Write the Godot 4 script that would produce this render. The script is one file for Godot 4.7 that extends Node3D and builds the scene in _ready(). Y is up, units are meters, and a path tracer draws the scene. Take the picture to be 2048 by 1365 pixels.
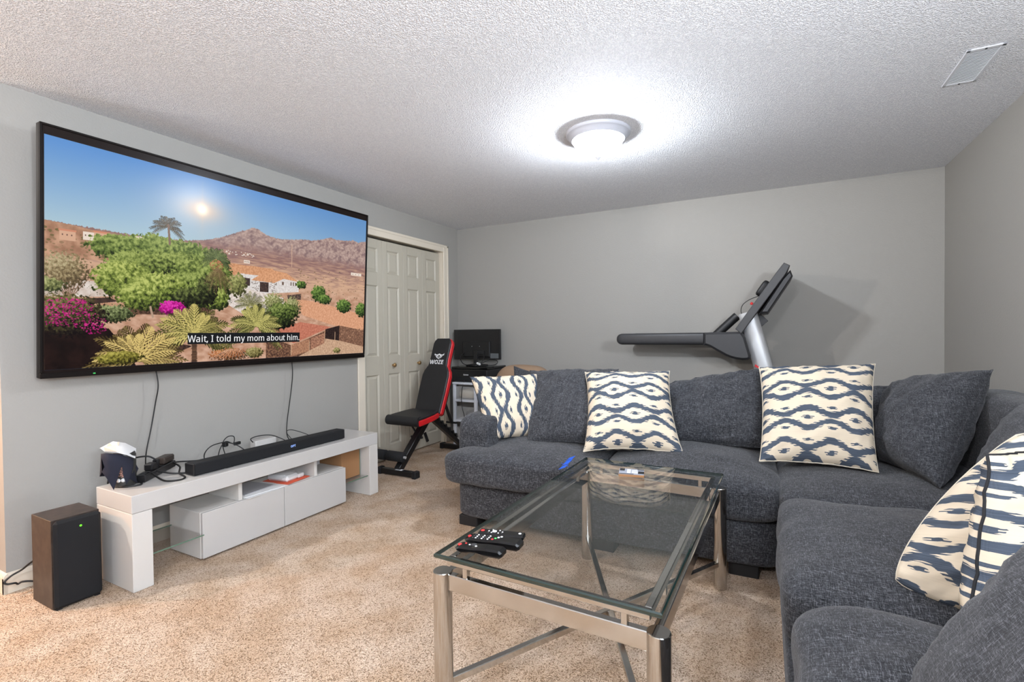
extends Node3D

var M := {}

func V(x: float, y: float, z: float) -> Vector3:
	return Vector3(x, y, z)

func _ready() -> void:
	# ---- camera
	var cam := Camera3D.new()
	cam.name = "camera"
	cam.fov = 2.0 * rad_to_deg(atan(682.5 / 975.76))
	cam.near = 0.05
	cam.far = 60.0
	add_child(cam)
	cam.transform = Transform3D(Basis(Vector3(0.88495, -0.01107, -0.46555), Vector3(0.00238, 0.99981, -0.01925), Vector3(0.46567, 0.01593, 0.88481)).orthonormalized(), Vector3(3.0887, 1.1644, 4.5786))
	cam.current = true
	# ---- environment and exposure
	var we := WorldEnvironment.new()
	we.name = "environment"
	var e := Environment.new()
	e.background_mode = Environment.BG_COLOR
	e.background_color = Color(0, 0, 0)
	e.tonemap_mode = Environment.TONE_MAPPER_LINEAR
	e.tonemap_exposure = 1.0
	e.sdfgi_enabled = true
	e.ssao_enabled = true
	e.ssil_enabled = true
	we.environment = e
	add_child(we)
	# ---- what is built (each lamp carries its own light)
	make_materials()
	build_room()
	build_lamps()
	build_closet()
	build_vent()
	build_sofa()
	build_pillows()
	build_coffee_table()
	build_tv()
	build_tv_stand()
	build_stand_things()
	build_subwoofer()
	build_bench()
	build_corner()
	build_treadmill()
	build_table_things()

# ------------------------------------------------------------------ scene tree helpers
func thing(called: String, label: String, category: String, at := Vector3.ZERO, group := "") -> Node3D:
	var o := Node3D.new()
	o.name = called
	add_child(o, true)
	if o.name != called and not String(o.name).contains("_0"):
		o.name = numbered(called)
	o.position = at
	o.set_meta("label", label)
	o.set_meta("category", category)
	if group != "":
		o.set_meta("group", group)
	return o

func numbered(called: String) -> String:
	var k := 1
	while has_node("%s_%03d" % [called, k]):
		k += 1
	return "%s_%03d" % [called, k]

# commits a SurfaceTool drawn in world coordinates as one mesh under a thing or a part
func obj(called: String, st: SurfaceTool, m: Material, parent: Node3D = null) -> MeshInstance3D:
	st.generate_normals()
	var o := MeshInstance3D.new()
	o.mesh = st.commit()
	o.material_override = m
	o.name = called
	o.cast_shadow = GeometryInstance3D.SHADOW_CASTING_SETTING_ON
	var p: Node3D = parent if parent else self
	p.add_child(o, true)
	if parent and not (parent is MeshInstance3D):
		o.transform = parent.transform.affine_inverse()
	return o

func struct(called: String, st: SurfaceTool, m: Material, label := "") -> MeshInstance3D:
	var o := obj(called, st, m)
	o.set_meta("kind", "structure")
	if label != "":
		o.set_meta("label", label)
	return o

func lab(o: Node, label: String) -> void:
	o.set_meta("label", label)

# lettering: along = reading direction, up = up of the letters, centred on a point
func text(called: String, s: String, at: Vector3, along: Vector3, up: Vector3, height: float, m: Material, parent: Node3D, bold := false, italic := false) -> MeshInstance3D:
	var tm := TextMesh.new()
	var f := SystemFont.new()
	f.font_names = PackedStringArray(["Droid Sans"])
	f.font_weight = 700 if bold else 400
	f.font_italic = italic
	tm.font = f
	tm.text = s
	tm.font_size = 32
	tm.pixel_size = height / 32.0
	tm.depth = 0.0006
	tm.curve_step = 1.0
	var o := MeshInstance3D.new()
	o.mesh = tm
	o.material_override = m
	o.name = called
	parent.add_child(o, true)
	var b := Basis(along.normalized(), up.normalized(), along.cross(up).normalized())
	var world := Transform3D(b, at)
	if parent is MeshInstance3D:
		o.transform = world
	else:
		o.transform = parent.transform.affine_inverse() * world
	return o

# ------------------------------------------------------------------ mesh helpers
func sb(smooth := false) -> SurfaceTool:
	var st := SurfaceTool.new()
	st.begin(Mesh.PRIMITIVE_TRIANGLES)
	st.set_smooth_group(0 if smooth else -1)
	return st

func tri(st: SurfaceTool, a: Vector3, b: Vector3, c: Vector3, out: Vector3) -> void:
	if (b - a).cross(c - a).dot(out) > 0.0:
		st.add_vertex(a); st.add_vertex(c); st.add_vertex(b)
	else:
		st.add_vertex(a); st.add_vertex(b); st.add_vertex(c)

func quad(st: SurfaceTool, a: Vector3, b: Vector3, c: Vector3, d: Vector3, out: Vector3) -> void:
	tri(st, a, b, c, out)
	tri(st, a, c, d, out)

# box with chamfered edges
func box(st: SurfaceTool, c: Vector3, size: Vector3, bev := 0.003, b := Basis()) -> void:
	var h := size * 0.5
	var r := minf(bev, minf(h.x, minf(h.y, h.z)) * 0.95)
	var p := {}
	for sx in [-1, 1]:
		for sy in [-1, 1]:
			for sz in [-1, 1]:
				var k := Vector3i(sx, sy, sz)
				p[k] = [c + b * V(h.x * sx, (h.y - r) * sy, (h.z - r) * sz), c + b * V((h.x - r) * sx, h.y * sy, (h.z - r) * sz), c + b * V((h.x - r) * sx, (h.y - r) * sy, h.z * sz)]
	st.set_smooth_group(-1)
	for ax in 3:
		for s in [-1, 1]:
			var q := []
			for uv in [[-1, -1], [1, -1], [1, 1], [-1, 1]]:
				var k := Vector3i.ZERO
				k[ax] = s
				k[(ax + 1) % 3] = uv[0]
				k[(ax + 2) % 3] = uv[1]
				q.append(p[k][ax])
			var n := Vector3.ZERO
			n[ax] = s
			quad(st, q[0], q[1], q[2], q[3], b * n)
	if r <= 0.0:
		return
	for ax in 3:
		var a1 := (ax + 1) % 3
		var a2 := (ax + 2) % 3
		for s1 in [-1, 1]:
			for s2 in [-1, 1]:
				var k0 := Vector3i.ZERO
				k0[ax] = -1; k0[a1] = s1; k0[a2] = s2
				var k1 := k0
				k1[ax] = 1
				var n := Vector3.ZERO
				n[a1] = s1; n[a2] = s2
				quad(st, p[k0][a1], p[k1][a1], p[k1][a2], p[k0][a2], b * n)
	for k in p:
		tri(st, p[k][0], p[k][1], p[k][2], b * V(k.x, k.y, k.z))

func boxb(st: SurfaceTool, lo: Vector3, hi: Vector3, bev := 0.003) -> void:
	box(st, (lo + hi) * 0.5, hi - lo, bev)

# a bar of rectangular section between two points
func bar(st: SurfaceTool, a: Vector3, b: Vector3, w: float, h: float, up := Vector3.UP, bev := 0.002) -> void:
	var z := (b - a).normalized()
	var x := up.cross(z).normalized()
	var y := z.cross(x)
	box(st, (a + b) * 0.5, V(w, h, a.distance_to(b)), bev, Basis(x, y, z))

func spline(pts: Array, n := 8) -> PackedVector3Array:
	var out := PackedVector3Array()
	for i in pts.size() - 1:
		var p0: Vector3 = pts[maxi(i - 1, 0)]
		var p1: Vector3 = pts[i]
		var p2: Vector3 = pts[i + 1]
		var p3: Vector3 = pts[mini(i + 2, pts.size() - 1)]
		for k in n:
			out.append(p1.cubic_interpolate(p2, p0, p3, float(k) / n))
	out.append(pts[pts.size() - 1])
	return out

func tube(st: SurfaceTool, path: PackedVector3Array, r: float, sides := 8, r_end := -1.0, flat := 1.0) -> void:
	var n := path.size()
	var rings := []
	var up := Vector3.UP
	for i in n:
		var t := (path[mini(i + 1, n - 1)] - path[maxi(i - 1, 0)]).normalized()
		if i == 0 and absf(t.dot(up)) > 0.9:
			up = Vector3.RIGHT
		var x := up.cross(t).normalized()
		up = t.cross(x).normalized()
		var rr := r if r_end < 0.0 else lerpf(r, r_end, float(i) / (n - 1))
		var ring := []
		for k in sides:
			var a := TAU * k / sides
			ring.append(path[i] + x * cos(a) * rr + up * sin(a) * rr * flat)
		rings.append(ring)
	st.set_smooth_group(1)
	for i in n - 1:
		for k in sides:
			var a: Vector3 = rings[i][k]
			var b: Vector3 = rings[i][(k + 1) % sides]
			var c: Vector3 = rings[i + 1][(k + 1) % sides]
			var d: Vector3 = rings[i + 1][k]
			quad(st, a, b, c, d, (a + b + c + d) * 0.25 - (path[i] + path[i + 1]) * 0.5)
	st.set_smooth_group(-1)
	for k in sides:
		tri(st, path[0], rings[0][k], rings[0][(k + 1) % sides], path[0] - path[1])
		tri(st, path[n - 1], rings[n - 1][k], rings[n - 1][(k + 1) % sides], path[n - 1] - path[n - 2])

func rod(st: SurfaceTool, a: Vector3, b: Vector3, r: float, sides := 16, r_end := -1.0) -> void:
	tube(st, PackedVector3Array([a, b]), r, sides, r_end)

# profile of (radius, height) turned round an axis; heights run along the axis
func lathe(st: SurfaceTool, prof: Array, c: Vector3, segs := 32, axis := Vector3.UP, grp := 1) -> void:
	var y := axis.normalized()
	var x := (Vector3.RIGHT if absf(y.x) < 0.9 else Vector3.UP).cross(y).normalized()
	var z := x.cross(y)
	st.set_smooth_group(grp)
	for i in prof.size() - 1:
		var a: Vector2 = prof[i]
		var b: Vector2 = prof[i + 1]
		var nr := b.y - a.y
		var ny := -(b.x - a.x)
		for k in segs:
			var t0 := TAU * k / segs
			var t1 := TAU * (k + 1) / segs
			var d0 := x * cos(t0) + z * sin(t0)
			var d1 := x * cos(t1) + z * sin(t1)
			var out := (d0 + d1) * 0.5 * nr + y * ny
			var q := [c + d0 * a.x + y * a.y, c + d1 * a.x + y * a.y, c + d1 * b.x + y * b.y, c + d0 * b.x + y * b.y]
			if a.x < 1e-5:
				tri(st, q[0], q[2], q[3], out)
			elif b.x < 1e-5:
				tri(st, q[0], q[1], q[2], out)
			else:
				quad(st, q[0], q[1], q[2], q[3], out)

# outline (in the plane x_axis, y_axis round origin) pushed from -d/2 to d/2 along the third axis, with bevelled edges
func prism(st: SurfaceTool, poly: PackedVector2Array, origin: Vector3, xa: Vector3, ya: Vector3, d: float, bev := 0.0, smooth_sides := false) -> void:
	var za := xa.cross(ya).normalized()
	var inner := poly
	if bev > 0.0:
		var off := Geometry2D.offset_polygon(poly, -bev, Geometry2D.JOIN_MITER)
		if off.size() == 1 and off[0].size() == poly.size():
			# match starting corner
			inner = off[0]
			if Geometry2D.is_polygon_clockwise(inner) != Geometry2D.is_polygon_clockwise(poly):
				inner.reverse()
			var best := 0
			for i in inner.size():
				if inner[i].distance_to(poly[0]) < inner[best].distance_to(poly[0]):
					best = i
			var turned := PackedVector2Array()
			for i in inner.size():
				turned.append(inner[(best + i) % inner.size()])
			inner = turned
		else:
			bev = 0.0
	var mid := Vector2.ZERO
	for p in poly:
		mid += p / poly.size()
	var cw := Geometry2D.is_polygon_clockwise(poly)
	var idx := Geometry2D.triangulate_polygon(inner)
	st.set_smooth_group(-1)
	for s in [-1.0, 1.0]:
		for t in range(0, idx.size(), 3):
			tri(st, at2(inner[idx[t]], origin, xa, ya, za * d * 0.5 * s), at2(inner[idx[t + 1]], origin, xa, ya, za * d * 0.5 * s), at2(inner[idx[t + 2]], origin, xa, ya, za * d * 0.5 * s), za * s)
	if smooth_sides:
		st.set_smooth_group(2)
	var n := poly.size()
	for i in n:
		var a := poly[i]
		var b := poly[(i + 1) % n]
		var e := (b - a).normalized()
		var o2 := Vector2(e.y, -e.x)
		if cw:
			o2 = -o2
		# Godot's is_polygon_clockwise takes y up
		var out := xa * o2.x + ya * o2.y
		quad(st, at2(a, origin, xa, ya, -za * (d * 0.5 - bev)), at2(b, origin, xa, ya, -za * (d * 0.5 - bev)), at2(b, origin, xa, ya, za * (d * 0.5 - bev)), at2(a, origin, xa, ya, za * (d * 0.5 - bev)), out)
		if bev > 0.0:
			var ia := inner[i]
			var ib := inner[(i + 1) % n]
			for s in [-1.0, 1.0]:
				quad(st, at2(a, origin, xa, ya, za * s * (d * 0.5 - bev)), at2(b, origin, xa, ya, za * s * (d * 0.5 - bev)), at2(ib, origin, xa, ya, za * s * d * 0.5), at2(ia, origin, xa, ya, za * s * d * 0.5), out + za * s)
	st.set_smooth_group(-1)

func at2(p: Vector2, o: Vector3, xa: Vector3, ya: Vector3, z: Vector3) -> Vector3:
	return o + xa * p.x + ya * p.y + z

func pv(a: Array) -> PackedVector2Array:
	var out := PackedVector2Array()
	for i in range(0, a.size(), 2):
		out.append(Vector2(a[i], a[i + 1]))
	return out

# stuffed block: a rounded box whose faces swell, with wrinkles
func soft(st: SurfaceTool, c: Vector3, half: Vector3, power := 6.0, crown := 0.02, wrinkle := 0.003, sd := 1, b := Basis(), n := 20, dents: Array = [], plan := 0.0) -> void:
	var nz := FastNoiseLite.new()
	nz.seed = sd
	nz.frequency = 3.0
	nz.fractal_octaves = 2
	st.set_smooth_group(1)
	for ax in 3:
		for s in [-1.0, 1.0]:
			var grid := []
			for i in n + 1:
				var row := []
				for j in n + 1:
					var p := Vector3.ZERO
					p[ax] = s
					# finer towards the edges
					p[(ax + 1) % 3] = sin((float(i) / n - 0.5) * PI * 0.94) / sin(0.47 * PI)
					p[(ax + 2) % 3] = sin((float(j) / n - 0.5) * PI * 0.94) / sin(0.47 * PI)
					var pp := plan if plan > 0.0 else power
					var l := pow(pow(pow(absf(p.x), pp) + pow(absf(p.z), pp), power / pp) + pow(absf(p.y), power), 1.0 / power)
					var q := p / l
					var w := V(q.x * half.x, q.y * half.y, q.z * half.z)
					if q.y > 0.0:
						w.y += crown * (1.0 - q.x * q.x) * (1.0 - q.z * q.z) * q.y
					for dn in dents:
						var dd: Vector3 = V(w.x, w.y, w.z) - dn[0]
						w.y -= dn[1] * exp(-(dd.x * dd.x + dd.z * dd.z) / (dn[2] * dn[2])) * clampf(q.y + 0.3, 0, 1)
					var g := w + c
					w += q.normalized() * nz.get_noise_3d(g.x, g.y, g.z) * wrinkle * 2.0
					row.append(c + b * w)
				grid.append(row)
			for i in n:
				for j in n:
					var a0: Vector3 = grid[i][j]
					var a1: Vector3 = grid[i + 1][j]
					var a2: Vector3 = grid[i + 1][j + 1]
					var a3: Vector3 = grid[i][j + 1]
					quad(st, a0, a1, a2, a3, (a0 + a2) * 0.5 - c)

# a stuffed cushion between four corners (seen from its front: bottom left, bottom right, top right, top left)
func pillow_mesh(bl: Vector3, br: Vector3, tr: Vector3, tl: Vector3, tf: float, tb: float, pinch: float, wr: float, sd: int, turn := false, uo := Vector2.ZERO, sag := 0.0, uvs := Vector2(2.6, 1.9), n := 30) -> Array:
	var nz := FastNoiseLite.new()
	nz.seed = sd
	nz.frequency = 1.6
	nz.fractal_octaves = 3
	var nrm := (br - bl).cross(tl - bl).normalized()
	nrm = (nrm + (tr - tl).cross(tr - br).normalized()).normalized()
	var down := (bl + br - tl - tr).normalized()
	var sts := []
	for face in 2:
		var st := sb(true)
		var sg := 1.0 if face == 0 else -1.0
		var t := tf if face == 0 else tb
		st.set_smooth_group(1)
		var grid := []
		for i in n + 1:
			var row := []
			for j in n + 1:
				var u := sin((float(i) / n - 0.5) * PI * 0.96) / sin(0.48 * PI)
				var v := sin((float(j) / n - 0.5) * PI * 0.96) / sin(0.48 * PI)
				var pu := u * (1.0 - pinch * pow(1.0 - v * v, 0.8) * u * u)
				var pw := v * (1.0 - pinch * pow(1.0 - u * u, 0.8) * v * v)
				var a := bl.lerp(br, pu * 0.5 + 0.5)
				var b := tl.lerp(tr, pu * 0.5 + 0.5)
				var p := a.lerp(b, pw * 0.5 + 0.5)
				var fill := maxf((1.0 - u * u) * (1.0 - v * v), 0.0)
				var h := t * pow(fill, 0.42)
				var nn := nz.get_noise_3d(u * 1.3 + 5.0, v * 1.3, sg * 3.0)
				# creases run from the corners and along the seam
				var edge := pow(fill, 0.25) * (1.0 - fill * 0.75)
				var cr := sin(atan2(v, u) * 9.0 + nn * 6.0) * edge
				h += (nn * 1.6 * pow(fill, 0.3) + cr * 0.5) * wr
				# the seams pucker towards the middle of each side
				var near := exp(-pow((1.0 - maxf(absf(u), absf(v))) / 0.16, 2.0))
				h += sin((u * 1.7 + v * 2.3) * 11.0 + nn * 8.0) * near * pow(fill, 0.2) * wr * 0.7
				p += nrm * sg * h
				p += down * sag * pow(fill, 0.6) * (1.0 - v) * 0.5
				# the seam wavers a little
				p += nrm * wr * 0.6 * nz.get_noise_2d(u * 3.0 + 9.0, v * 3.0) * (1.0 - fill)
				row.append([p, Vector2(u * 0.5 + 0.5, 0.5 - v * 0.5)])
			grid.append(row)
		for i in n:
			for j in n:
				var q := [grid[i][j], grid[i + 1][j], grid[i + 1][j + 1], grid[i][j + 1]]
				for k in ([0, 2, 1, 0, 3, 2] if sg > 0.0 else [0, 1, 2, 0, 2, 3]):
					var uv: Vector2 = q[k][1]
					uv = Vector2(uv.y * uvs.x, uv.x * uvs.y) if turn else Vector2(uv.x * uvs.x, uv.y * uvs.y)
					st.set_uv(uv + uo)
					st.add_vertex(q[k][0])
		sts.append(st)
	# seam line points
	var seam := PackedVector3Array()
	for side in 4:
		for i in 24:
			var w := -1.0 + 2.0 * i / 24.0
			var u := [w, 1.0, -w, -1.0][side] as float
			var v := [-1.0, w, 1.0, -w][side] as float
			var pu := u * (1.0 - pinch * pow(1.0 - v * v, 0.8) * u * u)
			var pw := v * (1.0 - pinch * pow(1.0 - u * u, 0.8) * v * v)
			var p := bl.lerp(br, pu * 0.5 + 0.5).lerp(tl.lerp(tr, pu * 0.5 + 0.5), pw * 0.5 + 0.5)
			p += nrm * wr * 0.6 * nz.get_noise_2d(u * 3.0 + 9.0, v * 3.0)
			seam.append(p)
	return [sts[0], sts[1], seam]

# ------------------------------------------------------------------ materials
func mat(c: Color, rough := 0.6, metal := 0.0, spec := 0.5) -> StandardMaterial3D:
	var m := StandardMaterial3D.new()
	m.albedo_color = c
	m.roughness = rough
	m.metallic = metal
	m.metallic_specular = spec
	return m

func c8(r: int, g: int, b: int) -> Color:
	return Color8(r, g, b)

func tri_planar(m: StandardMaterial3D, size: float) -> StandardMaterial3D:
	m.uv1_triplanar = true
	m.uv1_world_triplanar = true
	m.uv1_scale = Vector3.ONE / size
	return m

# bumps scattered over a tile that repeats without a seam
func bump_image(n: int, count: int, r0: float, r1: float, sd: int) -> Image:
	var h := PackedFloat32Array()
	h.resize(n * n)
	var rg := RandomNumberGenerator.new()
	rg.seed = sd
	for i in count:
		var r := rg.randf_range(r0, r1)
		var rx := r * rg.randf_range(0.8, 1.35)
		var ry := r * rg.randf_range(0.8, 1.35)
		var cx := rg.randi_range(0, n - 1)
		var cy := rg.randi_range(0, n - 1)
		var top := rg.randf_range(0.55, 1.0)
		var k := int(ceil(maxf(rx, ry)))
		for y in range(-k, k + 1):
			for x in range(-k, k + 1):
				var d := x * x / (rx * rx) + y * y / (ry * ry)
				if d < 1.0:
					var at := posmod(cy + y, n) * n + posmod(cx + x, n)
					var v := top * sqrt(1.0 - d)
					if v > h[at]:
						h[at] = v
	var im := Image.create(n, n, false, Image.FORMAT_RGB8)
	for y in n:
		for x in n:
			var v := h[y * n + x]
			im.set_pixel(x, y, Color(v, v, v))
	return im

func weave_image(n: int, base: Color, light: Color, dark: Color, count: int, sd: int) -> Image:
	var im := Image.create(n, n, false, Image.FORMAT_RGB8)
	var rg := RandomNumberGenerator.new()
	rg.seed = sd
	for y in n:
		for x in n:
			var v := rg.randf_range(-0.5, 0.5)
			var w := 0.22 if (x / 2 + y / 2) % 2 == 0 else -0.12
			im.set_pixel(x, y, base.lerp(light if v + w > 0 else dark, absf(v + w) * 0.55))
	for i in count:
		var len := rg.randi_range(4, 22)
		var x := rg.randi_range(0, n - 1)
		var y := rg.randi_range(0, n - 1)
		var up := rg.randf() < 0.5
		var c := light if rg.randf() < 0.45 else dark
		var s := rg.randf_range(0.25, 0.8)
		for k in len:
			var px := posmod(x + (0 if up else k), n)
			var py := posmod(y + (k if up else 0), n)
			im.set_pixel(px, py, im.get_pixel(px, py).lerp(c, s))
	return im

# ikat weave: pairs of mirrored waves that close round lozenges with a dot, small dots between
func ikat_image() -> Image:
	var w := 384
	var h := 512
	var im := Image.create(w, h, false, Image.FORMAT_RGB8)
	var cream := c8(218, 203, 180)
	var blue := c8(88, 97, 110)
	var rg := RandomNumberGenerator.new()
	rg.seed = 5
	var jit := PackedFloat32Array()
	for y in h:
		jit.append(rg.randf_range(-1, 1))
	for y in h:
		var step := (y / 7) * 7
		var jx := (jit[step] * 0.6 + (0.5 if (y / 7) % 2 == 0 else -0.5)) * 0.046
		for x in w:
			var c := cream.lerp(c8(192, 182, 163), 0.25 * (0.5 + 0.5 * jit[y]) + 0.10 * float((x + y) % 3 == 0))
			var ink := false
			for r in [-1, 0, 1, 2]:
				var yc: float = 128.0 + r * 256.0
				var ph := 0.5 if posmod(r, 2) == 1 else 0.0
				var fx := float(x) / w - ph + jx
				fx -= floorf(fx)
				var d: float = y - yc
				var tent := 1.0 - absf(fx - 0.5) * 2.0          # 1 at the lozenge, 0 between
				var s := tent * tent * (3.0 - 2.0 * tent)
				var off := 25.0 + s * 58.0
				var half := 23.0 + 5.0 * jit[(step + 128) % h]
				if absf(absf(d) - off) < half:
					ink = true
				# dot in the lozenge
				var ddx := (fx - 0.5) / 0.10
				if ddx * ddx + (d / 19.0) * (d / 19.0) < 1.0:
					ink = true
				# small dots in the valleys
				var vx := fx - floorf(fx + 0.5)
				ddx = vx / 0.09
				var dy := absf(d) - 82.0
				if ddx * ddx + (dy / 12.0) * (dy / 12.0) < 1.0:
					ink = true
			if ink:
				c = blue.lerp(c8(60, 67, 78), 0.5 + 0.5 * jit[y])
				if (x + (y / 2) * 2) % 4 == 0 and y % 2 == 0:
					c = c.lerp(c8(120, 131, 143), 0.5)
			im.set_pixel(x, y, c)
	return im

func tex(im: Image) -> ImageTexture:
	return ImageTexture.create_from_image(im)

func noise_tex(n: int, freq: float, a: Color, b: Color, sd: int, octaves := 4, type := FastNoiseLite.TYPE_SIMPLEX_SMOOTH) -> NoiseTexture2D:
	var t := NoiseTexture2D.new()
	t.width = n
	t.height = n
	t.seamless = true
	var f := FastNoiseLite.new()
	f.seed = sd
	f.noise_type = type
	f.frequency = freq
	f.fractal_octaves = octaves
	t.noise = f
	var g := Gradient.new()
	g.offsets = PackedFloat32Array([0.25, 0.75])
	g.colors = PackedColorArray([a, b])
	t.color_ramp = g
	return t

func make_materials() -> void:
	# carpet
	var m := mat(Color(1, 1, 1), 0.95, 0.0, 0.2)
	var n := 1024
	var tuft := bump_image(n, 46000, 2.8, 5.2, 3)
	var big := FastNoiseLite.new()
	big.seed = 9
	big.frequency = 0.02
	var ci := Image.create(n, n, false, Image.FORMAT_RGB8)
	for y in n:
		for x in n:
			var v := tuft.get_pixel(x, y).r
			var c := c8(150, 128, 107).lerp(c8(220, 199, 179), clampf(v * 1.4 - 0.2, 0, 1))
			if big.get_noise_2d(x * 9.0, y * 9.0) > 0.52:
				c = c.lerp(c8(128, 100, 76), 0.55)
			ci.set_pixel(x, y, c)
	m.albedo_texture = tex(ci)
	m.heightmap_enabled = true
	m.heightmap_texture = tex(tuft)
	m.heightmap_scale = 0.4
	m.detail_enabled = true
	m.detail_blend_mode = BaseMaterial3D.BLEND_MODE_MUL
	m.detail_uv_layer = BaseMaterial3D.DETAIL_UV_2
	m.detail_albedo = noise_tex(512, 0.012, c8(236, 228, 218), Color(1, 1, 1), 11)
	m.uv2_triplanar = true
	m.uv2_world_triplanar = true
	m.uv2_scale = Vector3.ONE / 1.9
	M.carpet = tri_planar(m, 0.62)
	# ceiling: sprayed popcorn
	m = mat(c8(238, 239, 242), 0.85, 0.0, 0.35)
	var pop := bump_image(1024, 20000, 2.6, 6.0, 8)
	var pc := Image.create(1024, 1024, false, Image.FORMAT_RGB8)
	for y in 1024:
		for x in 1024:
			pc.set_pixel(x, y, c8(232, 233, 237).lerp(c8(253, 253, 254), pop.get_pixel(x, y).r))  # shade in the pits between bumps is painted into the colour
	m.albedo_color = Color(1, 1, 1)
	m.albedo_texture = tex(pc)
	m.heightmap_enabled = true
	m.heightmap_texture = tex(pop)
	m.heightmap_scale = 0.42
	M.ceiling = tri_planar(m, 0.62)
	# painted walls
	m = mat(c8(158, 155, 149), 0.62, 0.0, 0.35)
	m.heightmap_enabled = true
	m.heightmap_texture = noise_tex(512, 0.05, Color(0, 0, 0), Color(1, 1, 1), 21)
	m.heightmap_scale = 0.03
	M.wall = tri_planar(m, 0.4)
	M.trim = mat(c8(219, 208, 190), 0.45)
	M.door = mat(c8(184, 177, 161), 0.5)
	M.dark_gap = mat(c8(30, 27, 24), 0.9)
	M.white_gloss = mat(c8(190, 187, 183), 0.25)
	M.white_side = mat(c8(205, 201, 195), 0.4)
	M.vent = mat(c8(214, 216, 220), 0.4)
	M.black_plastic = mat(c8(20, 20, 22), 0.35)
	M.black_matte = mat(c8(17, 17, 19), 0.75)
	M.black_gloss = mat(c8(10, 10, 12), 0.12)
	M.cord = mat(c8(14, 14, 15), 0.5)
	M.tv_frame = mat(c8(16, 11, 9), 0.45, 0.0, 0.3)
	M.wood_black = mat(c8(62, 52, 46), 0.42)
	M.wood_black.albedo_texture = noise_tex(256, 0.03, c8(190, 185, 180), Color(1, 1, 1), 31)
	tri_planar(M.wood_black, 0.5)
	M.grille = mat(c8(13, 14, 17), 0.9)
	M.led_green = mat(c8(30, 60, 10), 0.4)
	M.led_green.emission_enabled = true
	M.led_green.emission = c8(120, 255, 40)
	M.led_green.emission_energy_multiplier = 1.2
	M.led_blue = mat(c8(20, 20, 40), 0.4)
	M.led_blue.emission_enabled = true
	M.led_blue.emission = c8(150, 185, 255)
	M.led_blue.emission_energy_multiplier = 1.3
	M.chrome = mat(c8(198, 195, 190), 0.10, 1.0)
	M.steel = mat(c8(188, 189, 190), 0.42, 0.35)
	M.nickel = mat(c8(196, 198, 206), 0.35, 0.0)
	M.brass = mat(c8(176, 142, 96), 0.3, 0.7)
	# glass: a pane above and below, tinted edges
	m = mat(Color(0.05, 0.13, 0.11, 0.13), 0.03, 0.0, 0.41)
	m.transparency = BaseMaterial3D.TRANSPARENCY_ALPHA
	M.glass = m
	M.glass_edge = mat(c8(10, 36, 32), 0.06, 0.0, 0.8)
	M.glass_edge_thin = mat(c8(84, 118, 100), 0.1, 0.0, 0.7)
	m = mat(Color(0.95, 0.95, 0.95, 0.25), 0.2)
	m.transparency = BaseMaterial3D.TRANSPARENCY_ALPHA
	M.clear_plastic = m
	# sofa cloth
	m = mat(Color(1, 1, 1), 0.95, 0.0, 0.15)
	m.albedo_texture = tex(weave_image(512, c8(45, 46, 49), c8(146, 147, 153), c8(10, 11, 13), 13000, 41))
	m.heightmap_enabled = true
	m.heightmap_texture = m.albedo_texture
	m.heightmap_scale = 0.05
	m.rim_enabled = true
	m.rim = 0.25
	m.rim_tint = 0.5
	M.cloth = tri_planar(m, 0.34)
	# scatter cushions
	m = mat(Color(1, 1, 1), 0.9, 0.0, 0.15)
	m.albedo_texture = tex(ikat_image())
	M.ikat = m
	M.seam_dark = mat(c8(24, 24, 28), 0.8)
	M.seam_light = mat(c8(206, 196, 178), 0.85)
	M.red = mat(c8(200, 22, 30), 0.5)
	M.pad = mat(c8(24, 24, 26), 0.55)
	M.pad.heightmap_enabled = true
	M.pad.heightmap_texture = noise_tex(256, 0.12, Color(0, 0, 0), Color(1, 1, 1), 51)
	M.pad.heightmap_scale = 0.03
	tri_planar(M.pad, 0.15)
	M.letter = mat(c8(228, 228, 228), 0.6)
	M.card = mat(c8(152, 110, 72), 0.8)
	M.card_dark = mat(c8(122, 86, 48), 0.85)
	M.tan = mat(c8(148, 122, 98), 0.8)
	M.paper = mat(c8(228, 227, 226), 0.8)
	M.paper_print = mat(c8(172, 170, 172), 0.7)
	M.orange = mat(c8(214, 92, 62), 0.7)
	M.navy = mat(c8(24, 26, 42), 0.85)
	M.foam = mat(c8(22, 22, 24), 0.9)
	M.tape = mat(c8(18, 84, 196), 0.6)
	M.cart = mat(c8(214, 217, 224), 0.4)
	M.grey_label = mat(c8(92, 96, 98), 0.6)
	M.rail = mat(c8(46, 46, 48), 0.48)
	M.rail_dark = mat(c8(22, 22, 24), 0.5)
	M.console = mat(c8(58, 58, 59), 0.55)
	M.button_red = mat(c8(220, 40, 40), 0.5)
	M.button_white = mat(c8(225, 225, 225), 0.5)
	M.button_green = mat(c8(60, 190, 90), 0.5)
	M.skin_paper = mat(c8(232, 206, 184), 0.8)

# ------------------------------------------------------------------ room
const W := 4.213
const H := 2.33

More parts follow.
